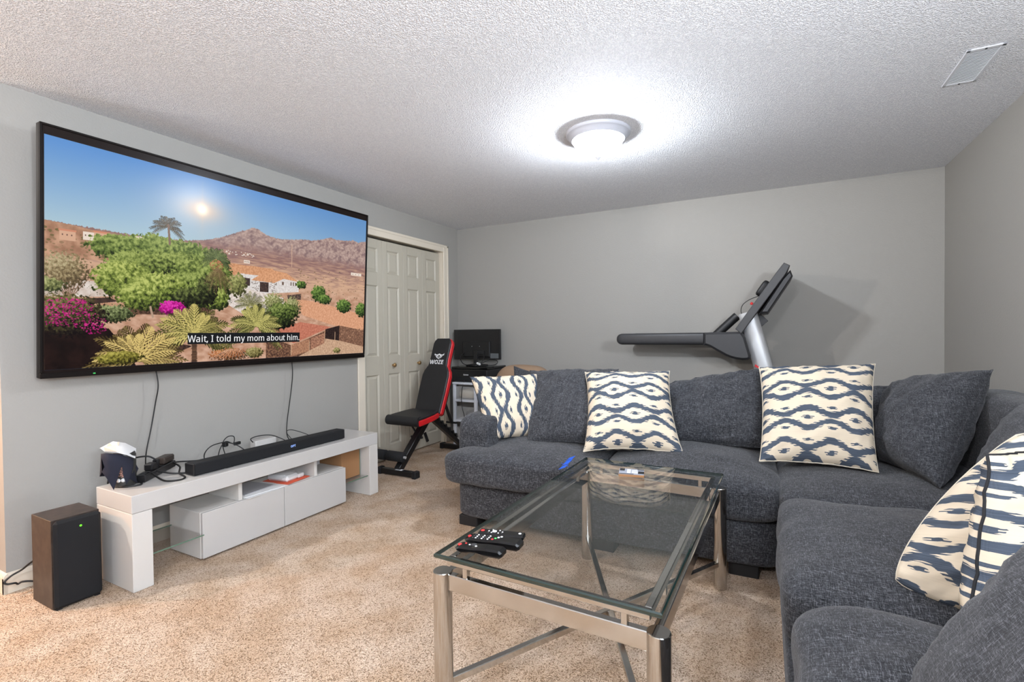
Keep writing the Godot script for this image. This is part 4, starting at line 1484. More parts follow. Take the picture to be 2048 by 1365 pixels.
func build_stand_things() -> void:
	# sound bar
	var t := thing("soundbar", "long black soundbar lying along the white stand", "soundbar", V(0.43, ST, 2.63))
	var st := sb()
	boxb(st, V(0.392, ST + 0.003, 2.128), V(0.474, ST + 0.066, 3.132), 0.006)
	obj("body", st, M.grille, t)
	for z in [2.124, 3.128]:
		st = sb()
		boxb(st, V(0.3925, ST + 0.0035, z), V(0.4735, ST + 0.0655, z + 0.008), 0.005)
		obj("end_cap", st, M.black_plastic, t)
	st = sb()
	boxb(st, V(0.40, ST, 2.30), V(0.466, ST + 0.004, 2.34), 0.001)
	obj("foot", st, M.black_matte, t)
	st = sb()
	boxb(st, V(0.40, ST, 2.92), V(0.466, ST + 0.004, 2.96), 0.001)
	obj("foot", st, M.black_matte, t)
	text("display", "OPT", V(0.4745, ST + 0.036, 2.543), V(0, 0, -1), Vector3.UP, 0.019, M.led_blue, t, true)
	# power strip with plugs
	t = thing("power_strip", "black power strip with plugs and cords beside the soundbar", "power strip", V(0.25, ST, 3.20))
	var a := V(0.335, ST + 0.019, 3.315)
	var b := V(0.145, ST + 0.019, 3.075)
	st = sb()
	bar(st, a, b, 0.052, 0.036, Vector3.UP, 0.004)
	obj("body", st, M.black_plastic, t)
	var along := (b - a).normalized()
	for k in 5:
		st = sb()
		box(st, a + along * (0.035 + 0.052 * k) + V(0, 0.0185, 0), V(0.026, 0.003, 0.030), 0.001, Basis(Vector3.UP, atan2(along.x, along.z)))
		obj("socket", st, M.black_matte, t)
	st = sb()
	box(st, a + along * 0.10 + V(0, 0.038, 0), V(0.040, 0.036, 0.050), 0.006, Basis(Vector3.UP, 0.66))
	obj("plug", st, M.black_plastic, t)
	st = sb()
	box(st, a + along * 0.155 + V(0, 0.040, 0), V(0.026, 0.044, 0.026), 0.005, Basis(Vector3.UP, 0.66))
	obj("plug", st, M.black_plastic, t)
	st = sb()
	box(st, a + along * 0.245 + V(-0.004, 0.038, 0), V(0.052, 0.036, 0.105), 0.006, Basis(Vector3.UP, 0.66))
	obj("adapter", st, M.wood_black, t)
	var cords := [
		[a + along * 0.155 + V(0, 0.058, 0), V(0.22, 0.545, 3.23), V(0.17, 0.53, 3.30), V(0.16, 0.47, 3.36), V(0.20, 0.446, 3.39)],
		[a + V(0, -0.01, 0), V(0.38, 0.447, 3.33), V(0.36, 0.447, 3.38), V(0.33, 0.447, 3.40)],
		[a + along * 0.05 + V(0.02, 0.015, -0.02), V(0.42, 0.450, 3.25), V(0.47, 0.447, 3.21), V(0.45, 0.447, 3.165), V(0.37, 0.455, 3.15), V(0.30, 0.47, 3.11), V(0.20, 0.475, 3.09)],
		[a + along * 0.13 + V(0.03, 0.01, 0), V(0.34, 0.455, 3.17), V(0.37, 0.450, 3.13), V(0.375, 0.447, 3.10)],
		[b, V(0.12, 0.455, 3.02), V(0.14, 0.447, 2.96), V(0.2, 0.447, 2.9)],
	]
	for c in cords:
		st = sb(true)
		tube(st, spline(c), 0.0045, 6)
		obj("cord", st, M.cord, t)
	# small adapters and leads behind the sound bar
	t = thing("charger", "small white charger block behind the soundbar", "charger", V(0.17, ST, 2.50))
	st = sb()
	box(st, V(0.17, ST + 0.026, 2.53), V(0.06, 0.052, 0.15), 0.006)
	obj("body", st, M.white_gloss, t)
	st = sb(true)
	tube(st, spline([V(0.18, ST + 0.045, 2.61), V(0.19, 0.515, 2.63), V(0.20, 0.525, 2.58), V(0.21, 0.515, 2.50), V(0.24, 0.48, 2.44), V(0.27, 0.446, 2.40)]), 0.003, 6)
	obj("cord", st, M.cord, t)
	t = thing("cable_tangle", "loose tangle of black cables standing up behind the soundbar", "cable", V(0.2, ST, 2.80))
	st = sb(true)
	tube(st, spline([V(0.33, 0.447, 2.99), V(0.28, 0.50, 2.97), V(0.22, 0.525, 2.90), V(0.2, 0.53, 2.83), V(0.2, 0.525, 2.79), V(0.22, 0.50, 2.74), V(0.28, 0.447, 2.70)]), 0.003, 6)
	tube(st, spline([V(0.2, 0.447, 2.80), V(0.19, 0.52, 2.81), V(0.19, 0.556, 2.78), V(0.19, 0.55, 2.74), V(0.19, 0.51, 2.745), V(0.19, 0.53, 2.79), V(0.2, 0.50, 2.83), V(0.22, 0.447, 2.86)]), 0.003, 6)
	tube(st, spline([V(0.25, 0.447, 2.36), V(0.2, 0.51, 2.38), V(0.2, 0.52, 2.34), V(0.25, 0.49, 2.28), V(0.3, 0.447, 2.22)]), 0.0025, 6)
	obj("cable", st, M.cord, t)
	st = sb()
	box(st, V(0.19, 0.515, 2.795), V(0.025, 0.030, 0.030), 0.004, Basis(Vector3.UP, 0.4))
	box(st, V(0.19, 0.505, 2.72), V(0.016, 0.018, 0.045), 0.003, Basis(Vector3.UP, 0.2))
	obj("connector", st, M.cord, t)
	# tall can under a dark cloth with a sheet of paper on top
	t = thing("can", "tall dark printed can under navy cloth at the left end of the stand", "can", V(0.305, ST, 3.365))
	var c := V(0.305, ST, 3.365)
	st = sb(true)
	lathe(st, [Vector2(0, 0), Vector2(0.043, 0.0), Vector2(0.046, 0.003), Vector2(0.047, 0.006), Vector2(0.047, 0.150), Vector2(0.044, 0.156), Vector2(0.044, 0.160), Vector2(0.0, 0.160)], c, 36)
	obj("body", st, mat(c8(58, 57, 55), 0.4, 0.3), t)
	var dirc := (V(3.09, ST, 4.58) - c).normalized()
	var right := dirc.cross(Vector3.UP) * -1.0
	for k in 2:
		st = sb(true)
		var d2 := dirc.rotated(Vector3.UP, -0.52 + 0.42 * k)
		lathe(st, [Vector2(0.0095, 0.0), Vector2(0.0095, 0.0012), Vector2(0.0, 0.0014)], c + d2 * 0.0468 + V(0, 0.036, 0), 18, d2)
		obj("badge", st, M.letter, t)
	var tc := mat(c8(206, 150, 132), 0.6)
	var td := dirc.rotated(Vector3.UP, -0.40)
	text("lettering", "CEUR", c + td * 0.0475 + V(0, 0.078, 0), Vector3.UP, td.cross(Vector3.UP), 0.018, tc, t, true)
	td = dirc.rotated(Vector3.UP, -0.12)
	text("lettering", "HOUR", c + td * 0.0475 + V(0, 0.075, 0), Vector3.UP, td.cross(Vector3.UP), 0.018, tc, t, true)
	t = thing("cloth", "crumpled navy cloth draped over the tall can", "cloth", c + V(0, 0.11, 0))
	st = sb(true)
	var pt := {"T0": V(.352, .626, 3.457), "T1": V(.360, .612, 3.410), "T2": V(.358, .590, 3.374), "T3": V(.348, .575, 3.345), "L0": V(.330, .603, 3.466), "L1": V(.336, .559, 3.458), "L2": V(.330, .537, 3.466), "L3": V(.342, .504, 3.452), "LT": V(.352, .444, 3.430), "E1": V(.356, .490, 3.417), "E2": V(.358, .523, 3.408), "E3": V(.360, .556, 3.398), "M1": V(.368, .570, 3.434), "M2": V(.364, .519, 3.436), "M3": V(.350, .535, 3.446), "R2": V(.360, .508, 3.395), "R3": V(.361, .459, 3.383), "RF": V(.356, .481, 3.366), "R4": V(.347, .449, 3.329), "R5": V(.335, .480, 3.335), "R6": V(.328, .515, 3.315), "R7": V(.336, .554, 3.335), "RM": V(.368, .523, 3.362), "RN": V(.346, .530, 3.345), "B0": V(.262, .610, 3.440), "B1": V(.255, .500, 3.445), "B2": V(.250, .480, 3.330), "B3": V(.262, .570, 3.325)}
	for f in ["T0 L0 M1", "L0 L1 M3", "L0 M3 M1", "L1 L2 M3", "L2 L3 M3", "L3 M2 M3", "M3 M2 M1", "L3 LT M2", "LT E1 M2", "E1 E2 M2", "E2 M1 M2", "E2 E3 M1", "E3 T1 M1", "T1 T0 M1", "T1 E3 RM", "E3 R2 RM", "R2 R3 RM", "R3 RF RM", "RF R4 RN", "RF RN RM", "R4 R5 RN", "R5 R6 RN", "R6 R7 RN", "R7 T3 RN", "T3 T2 RM", "RN T3 RM", "T2 T1 RM", "L0 B0 L2", "B0 B1 L2", "B0 B3 B1", "B3 B2 B1", "B3 R7 R5", "B3 R5 B2", "T0 T1 B0", "T1 T2 B3", "T1 B3 B0", "T2 T3 B3", "T3 R7 B3", "T0 B0 L0"]:
		var k: PackedStringArray = f.split(" ")
		var mid: Vector3 = (pt[k[0]] + pt[k[1]] + pt[k[2]]) / 3.0
		tri(st, pt[k[0]], pt[k[1]], pt[k[2]], mid - V(0.305, 0.52, 3.385))
	obj("fabric", st, M.navy, t)
	t = thing("paper_sheet", "creased white and peach paper lying on top of the navy cloth", "paper", c + V(0, 0.17, 0))
	st = sb(true)
	var pb := [V(.262, .636, 3.448), V(.270, .661, 3.394), V(.272, .643, 3.344), V(.272, .606, 3.298)]
	var pf := [V(.358, .636, 3.466), V(.366, .621, 3.419), V(.366, .600, 3.379), V(.358, .575, 3.342)]
	var pm := [V(.310, .646, 3.462), V(.322, .650, 3.408), V(.322, .628, 3.360), V(.314, .592, 3.318)]
	for k in 3:
		quad(st, pb[k], pb[k + 1], pm[k + 1], pm[k], Vector3.UP)
		quad(st, pm[k], pm[k + 1], pf[k + 1], pf[k], V(1, 1, 0))
	var sheet := obj("sheet", st, M.paper, t)
	st = sb()
	var lift := V(0.0015, 0.0015, 0)
	quad(st, pm[0].lerp(pm[1], 0.25) + lift, pm[1] + lift, pf[1].lerp(pm[1], 0.1) + lift, pf[0].lerp(pf[1], 0.05).lerp(pm[0], 0.1) + lift, V(1, 1, 0))
	quad(st, pb[0].lerp(pb[1], 0.7) + lift, pb[1].lerp(pb[2], 0.5) + lift, pm[1].lerp(pm[2], 0.3) + lift, pm[0].lerp(pm[1], 0.4) + lift, Vector3.UP)
	obj("printed_patch", st, M.skin_paper, sheet)
	# what lies in the open bays
	t = thing("papers", "white and grey papers lying in the middle bay of the white stand", "paper", V(0.38, 0.25, 2.74))
	st = sb()
	box(st, V(0.395, 0.2518, 2.735), V(0.21, 0.002, 0.27), 0.0, Basis(Vector3.UP, 0.06))
	obj("sheet", st, M.paper, t)
	st = sb()
	box(st, V(0.385, 0.2545, 2.742), V(0.20, 0.003, 0.255), 0.0, Basis(Vector3.UP, -0.05))
	obj("sheet", st, M.paper, t)
	st = sb()
	box(st, V(0.335, 0.2585, 2.755), V(0.205, 0.004, 0.20), 0.0, Basis(Vector3.UP, 0.10))
	obj("booklet", st, M.paper_print, t)
	t = thing("blister_pack", "white item in clear plastic on an orange card in the stand's middle bay", "package", V(0.40, 0.25, 2.52))
	st = sb()
	box(st, V(0.375, 0.2555, 2.52), V(0.20, 0.004, 0.185), 0.0, Basis(Vector3.UP, 0.15))
	obj("card", st, M.orange, t)
	st = sb()
	box(st, V(0.375, 0.278, 2.545), V(0.165, 0.038, 0.10), 0.012, Basis(Vector3.UP, 0.15))
	obj("white_item", st, M.paper, t)
	st = sb()
	box(st, V(0.42, 0.272, 2.465), V(0.05, 0.026, 0.05), 0.006, Basis(Vector3.UP, 0.15))
	obj("white_item", st, M.paper, t)
	st = sb(true)
	soft(st, V(0.36, 0.290, 2.545), V(0.085, 0.030, 0.062), 3.0, 0.0, 0.0, 5, Basis(Vector3.UP, 0.15), 10)
	obj("bubble", st, M.clear_plastic, t)
	t = thing("carton", "brown cardboard carton standing on the right glass shelf of the white stand", "box", V(0.33, 0.146, 2.02))
	st = sb()
	boxb(st, V(0.22, 0.1465, 1.962), V(0.448, 0.352, 2.135), 0.002)
	obj("body", st, M.card, t)
	st = sb()
	boxb(st, V(0.4482, 0.148, 1.9625), V(0.4487, 0.351, 1.968), 0.0)
	obj("tape_strip", st, M.glass_edge_thin, t)
	t = thing("printed_box", "small white box with black print behind the right divider of the white stand", "box", V(0.24, 0.25, 2.24))
	st = sb()
	boxb(st, V(0.215, 0.2505, 2.162), V(0.262, 0.335, 2.30), 0.002)
	obj("body", st, M.paper, t)
	for k in 4:
		st = sb()
		boxb(st, V(0.262, 0.275 + 0.012 * k, 2.185), V(0.2625, 0.280 + 0.012 * k, 2.26 + 0.01 * (k % 2)), 0.0)
		obj("print_line", st, M.black_matte, t)

func build_subwoofer() -> void:
	var t := thing("subwoofer", "black subwoofer box with a green light on the carpet left of the white stand", "speaker", V(0.305, 0, 3.585))
	var st := sb()
	boxb(st, V(0.192, 0.004, 3.502), V(0.385, 0.385, 3.672), 0.002)
	obj("body", st, M.wood_black, t)
	st = sb()
	boxb(st, V(0.3855, 0.006, 3.503), V(0.413, 0.383, 3.671), 0.012)
	obj("grille", st, M.grille, t)
	st = sb(true)
	lathe(st, [Vector2(0.0048, 0.0), Vector2(0.004, 0.0018), Vector2(0.0, 0.0022)], V(0.413, 0.341, 3.580), 14, V(1, 0, 0))
	obj("status_light", st, M.led_green, t)
	for p in [V(0.21, 0.002, 3.52), V(0.39, 0.002, 3.52), V(0.21, 0.002, 3.655), V(0.39, 0.002, 3.655)]:
		st = sb()
		box(st, p, V(0.02, 0.005, 0.02), 0.0)
		obj("foot", st, M.black_matte, t)
	st = sb(true)
	tube(st, spline([V(0.19, 0.16, 3.60), V(0.10, 0.145, 3.632), V(0.055, 0.105, 3.665), V(0.05, 0.09, 3.70), V(0.05, 0.072, 3.722), V(0.055, 0.060, 3.715), V(0.06, 0.055, 3.69), V(0.055, 0.045, 3.68), V(0.06, 0.050, 3.665), V(0.08, 0.040, 3.63), V(0.12, 0.012, 3.58), V(0.12, 0.006, 3.50)]), 0.0042, 6)
	obj("cord", st, M.cord, t)

# ------------------------------------------------------------------ weight bench
func build_bench() -> void:
	var t := thing("weight_bench", "black and red adjustable weight bench in front of the closet doors", "weight bench", V(0.38, 0, 1.0))
	var cx := 0.378
	var st := sb()
	# foot bars
	boxb(st, V(0.185, 0.008, 1.455), V(0.565, 0.050, 1.500), 0.003)
	obj("front_foot_bar", st, M.black_plastic, t)
	for x in [0.175, 0.545]:
		st = sb()
		boxb(st, V(x, 0.0, 1.445), V(x + 0.04, 0.056, 1.510), 0.006)
		obj("rubber_foot", st, M.black_matte, t)
	st = sb()
	boxb(st, V(0.36, 0.0503, 1.462), V(0.43, 0.0510, 1.494), 0.0)
	var lb := obj("sticker", st, M.letter, t)
	st = sb()
	boxb(st, V(0.13, 0.008, 0.495), V(0.565, 0.050, 0.540), 0.003)
	obj("rear_foot_bar", st, M.black_plastic, t)
	for x in [0.12, 0.545]:
		st = sb()
		boxb(st, V(x, 0.0, 0.485), V(x + 0.04, 0.056, 0.550), 0.006)
		obj("rubber_foot", st, M.black_matte, t)
	# main beam, ladder, struts
	st = sb()
	bar(st, V(cx, 0.045, 1.47), V(cx, 0.415, 1.075), 0.055, 0.055)
	obj("main_beam", st, M.black_plastic, t)
	st = sb()
	bar(st, V(cx, 0.41, 1.03), V(cx, 0.045, 0.52), 0.045, 0.035)
	for k in 6:
		var f := 0.20 + 0.11 * k
		var p := V(cx, 0.41, 1.03).lerp(V(cx, 0.045, 0.52), f)
		bar(st, p + V(0, 0.015, -0.01), p + V(0, 0.058, 0.0), 0.045, 0.026)
	obj("ladder", st, M.black_plastic, t)
	st = sb()
	bar(st, V(cx, 0.62, 0.86), V(cx, 0.31, 0.70), 0.022, 0.022)
	bar(st, V(cx - 0.06, 0.31, 0.70), V(cx + 0.06, 0.31, 0.70), 0.018, 0.018)
	obj("support_arm", st, M.black_plastic, t)
	st = sb()
	bar(st, V(cx - 0.05, 0.415, 1.27), V(cx - 0.02, 0.29, 1.20), 0.022, 0.012)
	bar(st, V(cx + 0.035, 0.30, 1.16), V(cx + 0.045, 0.215, 1.13), 0.008, 0.028)
	bar(st, V(cx - 0.06, 0.27, 1.225), V(cx + 0.06, 0.27, 1.225), 0.020, 0.020)
	bar(st, V(cx, 0.415, 1.36), V(cx, 0.415, 0.98), 0.05, 0.03)
	obj("bracket", st, M.black_plastic, t)
	# foam rollers
	st = sb(true)
	rod(st, V(0.055, 0.150, 1.455), V(0.445, 0.150, 1.455), 0.011)
	obj("roller_axle", st, M.steel, t)
	for x in [[0.06, 0.236], [0.256, 0.428]]:
		st = sb(true)
		lathe(st, [Vector2(0.012, x[0]), Vector2(0.036, x[0]), Vector2(0.042, x[0] + 0.006), Vector2(0.042, x[1] - 0.006), Vector2(0.036, x[1]), Vector2(0.012, x[1])], V(0.0, 0.150, 1.455), 24, V(1, 0, 0))
		obj("foam_roller", st, M.foam, t)
	# seat: black top, red under-layer
	var outline := pv([-0.175, -0.16, 0.175, -0.16, 0.178, -0.10, 0.165, 0.06, 0.140, 0.15, -0.140, 0.15, -0.165, 0.06, -0.178, -0.10])
	var sa := Basis(Vector3.RIGHT, deg_to_rad(4.0))
	var so := V(cx, 0.455, 1.245)
	st = sb()
	prism(st, outline, so + sa * V(0, 0.018, 0), V(1, 0, 0), sa * V(0, 0, -1), 0.026, 0.008)
	var seat := obj("seat_pad", st, M.pad, t)
	st = sb()
	var o2 := PackedVector2Array()
	for p in outline:
		o2.append(p * 1.012)
	prism(st, o2, so - sa * V(0, 0.017, 0), V(1, 0, 0), sa * V(0, 0, -1), 0.050, 0.008)
	lab(obj("seat_side", st, M.red, seat), "red vinyl side of the seat pad")
	st = sb(true)
	var nose := sa * V(0, -0.004, 0.150)
	rod(st, so + nose + V(-0.168, 0, 0), so + nose + V(0.168, 0, 0), 0.042, 20)
	obj("seat_nose", st, M.pad, seat)
	# backrest
	var foot := V(cx, 0.445, 1.065)
	var top := V(cx + 0.005, 1.115, 0.800)
	var up := (top - foot).normalized()
	var len := foot.distance_to(top)
	var nrm := V(1, 0, 0).cross(up).normalized()
	var half := [[0.0, 0.120], [0.02, 0.138], [0.28, 0.146], [0.50, 0.146], [0.56, 0.135], [0.63, 0.104], [0.70, 0.098], [0.93, 0.098], [0.97, 0.088], [1.0, 0.066]]
	var pts := PackedVector2Array()
	for p in half:
		pts.append(Vector2(p[1], p[0] * len))
	for k in range(half.size() - 1, -1, -1):
		pts.append(Vector2(-half[k][1], half[k][0] * len))
	st = sb()
	prism(st, pts, foot + nrm * 0.016, V(1, 0, 0), up, 0.024, 0.008)
	var back := obj("backrest_pad", st, M.pad, t)
	st = sb()
	o2 = PackedVector2Array()
	for p in pts:
		o2.append(Vector2(p.x * 1.015, (p.y - len * 0.5) * 1.004 + len * 0.5))
	prism(st, o2, foot - nrm * 0.018, V(1, 0, 0), up, 0.048, 0.008)
	lab(obj("backrest_side", st, M.red, back), "red vinyl side of the backrest")
	st = sb()
	prism(st, pts, foot - nrm * 0.042, V(1, 0, 0), up, 0.012, 0.0)
	obj("backrest_board", st, M.black_matte, back)
	text("lettering", "WOZE", foot + up * (len * 0.672) + nrm * 0.0285 + V(-0.012, 0, 0), V(1, 0, 0), up, 0.056, M.letter, back, true, true)
	# bull's head emblem
	st = sb()
	var e0 := foot + up * (len * 0.757) + nrm * 0.0285
	prism(st, pv([-0.052, 0.026, -0.045, 0.014, -0.020, 0.012, 0.0, 0.022, 0.020, 0.012, 0.045, 0.014, 0.052, 0.026, 0.053, 0.006, 0.020, 0.001, 0.014, -0.004, 0.0, 0.012, -0.014, -0.004, -0.020, 0.001, -0.053, 0.006]), e0, V(1, 0, 0), up, 0.001)
	prism(st, pv([-0.016, 0.000, -0.006, -0.028, 0.0, -0.033, 0.006, -0.028, 0.016, 0.000, 0.010, 0.002, 0.004, -0.020, 0.0, -0.024, -0.004, -0.020, -0.010, 0.002]), e0, V(1, 0, 0), up, 0.001)
	prism(st, pv([-0.040, -0.001, -0.022, -0.003, -0.012, -0.027, -0.026, -0.016]), e0, V(1, 0, 0), up, 0.001)
	prism(st, pv([0.040, -0.001, 0.026, -0.016, 0.012, -0.027, 0.022, -0.003]), e0, V(1, 0, 0), up, 0.001)
	obj("emblem", st, M.letter, back)

# ------------------------------------------------------------------ far corner
func build_corner() -> void:
	# drawer cart
	var t := thing("drawer_cart", "white plastic drawer cart in the far left corner, carrying the printer", "cart", V(0.5, 0, 0.42))
	var x0 := 0.358
	var x1 := 0.640
	var z0 := 0.215
	var z1 := 0.650
	var st := sb()
	for x in [x0, x1 - 0.030]:
		for z in [z0, z1 - 0.030]:
			st = sb()
			boxb(st, V(x, 0.0, z), V(x + 0.030, 0.650, z + 0.030), 0.003)
			obj("post", st, M.cart, t)
	st = sb()
	boxb(st, V(x0 - 0.004, 0.650, z0 - 0.004), V(x1 + 0.004, 0.672, z1 + 0.004), 0.004)
	obj("top", st, M.cart, t)
	for y in [0.06, 0.27, 0.475]:
		st = sb()
		boxb(st, V(x0 + 0.002, y, z0 + 0.002), V(x1 - 0.002, y + 0.022, z1 - 0.002), 0.002)
		obj("shelf", st, M.cart, t)
		st = sb()
		var lo := V(x0 + 0.033, y + 0.024, z0 + 0.03)
		var hi := V(x1 - 0.033, y + 0.155, z1 - 0.008)
		quad(st, V(lo.x, lo.y, hi.z), V(hi.x, lo.y, hi.z), V(hi.x, hi.y, hi.z), V(lo.x, hi.y, hi.z), V(0, 0, 1))
		quad(st, V(hi.x, lo.y, lo.z), V(hi.x, lo.y, hi.z), V(hi.x, hi.y, hi.z), V(hi.x, hi.y, lo.z), V(1, 0, 0))
		quad(st, V(lo.x, lo.y, lo.z), V(lo.x, lo.y, hi.z), V(lo.x, hi.y, hi.z), V(lo.x, hi.y, lo.z), V(-1, 0, 0))
		quad(st, V(lo.x, lo.y, lo.z), V(hi.x, lo.y, lo.z), V(hi.x, hi.y, lo.z), V(lo.x, hi.y, lo.z), V(0, 0, -1))
		var dr := obj("drawer", st, M.clear_plastic, t)
		lab(dr, "clear plastic drawer")
	var items := [["folded_cloth", "pale folded cloth inside the top clear drawer of the corner cart", "cloth", V(0.51, 0.545, 0.52), V(0.12, 0.045, 0.10), c8(196, 184, 164)], ["blue_bag", "small blue bag inside the top clear drawer of the corner cart", "bag", V(0.545, 0.545, 0.36), V(0.055, 0.05, 0.06), c8(30, 52, 150)], ["dark_pouch", "black pouch inside the middle clear drawer of the corner cart", "pouch", V(0.52, 0.335, 0.45), V(0.09, 0.04, 0.13), c8(38, 36, 40)]]
	for it in items:
		t = thing(it[0], it[1], it[2], V(it[3].x, it[3].y - it[4].y, it[3].z))
		st = sb(true)
		soft(st, it[3], it[4] * 0.95, 4.0, 0.0, 0.008, 5, Basis(), 10)
		obj("body", st, mat(it[5], 0.8), t)
	# printer
	t = thing("printer", "black printer on the white drawer cart, below the monitor", "printer", V(0.55, 0.672, 0.42))
	st = sb()
	boxb(st, V(0.300, 0.673, 0.20), V(0.745, 0.800, 0.615), 0.008)
	obj("body", st, M.black_plastic, t)
	st = sb()
	boxb(st, V(0.305, 0.801, 0.205), V(0.740, 0.826, 0.60), 0.006)
	obj("scanner_lid", st, M.black_gloss, t)
	st = sb()
	boxb(st, V(0.37, 0.690, 0.6155), V(0.67, 0.725, 0.62), 0.001)
	obj("paper_slot", st, M.black_matte, t)
	text("lettering", "Canon", V(0.498, 0.748, 0.6165), V(1, 0, 0), Vector3.UP, 0.020, M.letter, t, true)
	st = sb(true)
	tube(st, spline([V(0.485, 0.69, 0.62), V(0.482, 0.60, 0.665), V(0.478, 0.45, 0.668), V(0.52, 0.30, 0.672), V(0.55, 0.12, 0.68), V(0.57, 0.006, 0.72)]), 0.004, 6)
	obj("cord", st, M.cord, t)
	# monitor seen from behind
	t = thing("monitor", "black computer monitor turned with its back to the room, standing on the printer", "monitor", V(0.47, 0.826, 0.33))
	st = sb()
	box(st, V(0.468, 1.050, 0.345), V(0.578, 0.318, 0.022), 0.003, Basis(Vector3.UP, 0.0))
	obj("back_cover", st, M.black_plastic, t)
	st = sb()
	box(st, V(0.468, 1.000, 0.362), V(0.34, 0.17, 0.022), 0.008)
	obj("rear_housing", st, M.black_plastic, t)
	st = sb()
	box(st, V(0.686, 0.930, 0.3570), V(0.098, 0.052, 0.0012), 0.0)
	obj("rating_label", st, M.grey_label, t)
	st = sb()
	bar(st, V(0.468, 0.845, 0.375), V(0.468, 0.985, 0.378), 0.05, 0.016, V(0, 0, 1), 0.003)
	obj("neck", st, M.black_plastic, t)
	st = sb(true)
	prism(st, pv([-0.12, 0.05, -0.05, 0.09, 0.05, 0.09, 0.12, 0.05, 0.09, -0.06, -0.09, -0.06]), V(0.468, 0.832, 0.37), V(1, 0, 0), V(0, 0, -1), 0.010, 0.002)
	obj("base", st, M.black_plastic, t)
	for x in [0.42, 0.515]:
		st = sb(true)
		lathe(st, [Vector2(0.004, 0), Vector2(0.003, 0.002), Vector2(0, 0.002)], V(x, 1.030, 0.373), 10, V(0, 0, 1))
		obj("screw", st, M.steel, t)
	st = sb()
	box(st, V(0.53, 0.965, 0.378), V(0.09, 0.04, 0.012), 0.002)
	obj("port_panel", st, M.black_matte, t)
	for c in [[V(0.33, 0.965, 0.372), V(0.29, 0.92, 0.40), V(0.33, 0.86, 0.43), V(0.40, 0.838, 0.46), V(0.50, 0.833, 0.48)], [V(0.50, 0.955, 0.383), V(0.53, 0.90, 0.42), V(0.50, 0.85, 0.46), V(0.42, 0.835, 0.48)], [V(0.56, 0.955, 0.383), V(0.585, 0.91, 0.40), V(0.565, 0.85, 0.45), V(0.52, 0.833, 0.50)], [V(0.55, 0.835, 0.47), V(0.60, 0.86, 0.46), V(0.66, 0.89, 0.42), V(0.735, 0.885, 0.40), V(0.75, 0.855, 0.42), V(0.70, 0.836, 0.46), V(0.60, 0.833, 0.50), V(0.52, 0.833, 0.52)]]:
		st = sb(true)
		tube(st, spline(c), 0.0042, 6)
		obj("cord", st, M.cord, t)
	st = sb()
	box(st, V(0.56, 0.852, 0.47), V(0.05, 0.018, 0.02), 0.003, Basis(Vector3.UP, -0.3) * Basis(V(0, 0, 1), -0.3))
	obj("white_plug", st, M.letter, t)
	# the cart and all it carries stand close into the corner
	for o in get_children():
		if String(o.name) in ["drawer_cart", "folded_cloth", "blue_bag", "dark_pouch", "printer", "monitor"]:
			o.position += V(-0.128, 0, -0.19)
	# tan chair behind the sofa
	t = thing("tan_chair", "rounded tan upholstered chair back showing behind the left end of the sofa", "chair", V(1.06, 0, 0.62))
	st = sb(true)
	soft(st, V(1.065, 0.52, 0.52), V(0.300, 0.352, 0.13), 3.0, 0.0, 0.006, 31, Basis(), 18)
	obj("backrest", st, M.tan, t)
	st = sb(true)
	soft(st, V(1.065, 0.28, 0.70), V(0.280, 0.12, 0.23), 4.0, 0.01, 0.004, 32, Basis(), 14)
	obj("seat", st, M.tan, t)
	for p in [V(0.86, 0.085, 0.46), V(1.27, 0.085, 0.46), V(0.86, 0.085, 0.88), V(1.27, 0.085, 0.88)]:
		st = sb(true)
		rod(st, p + V(0, 0.09, 0), p - V(0, 0.085, 0), 0.022, 12, 0.014)
		obj("leg", st, M.black_matte, t)

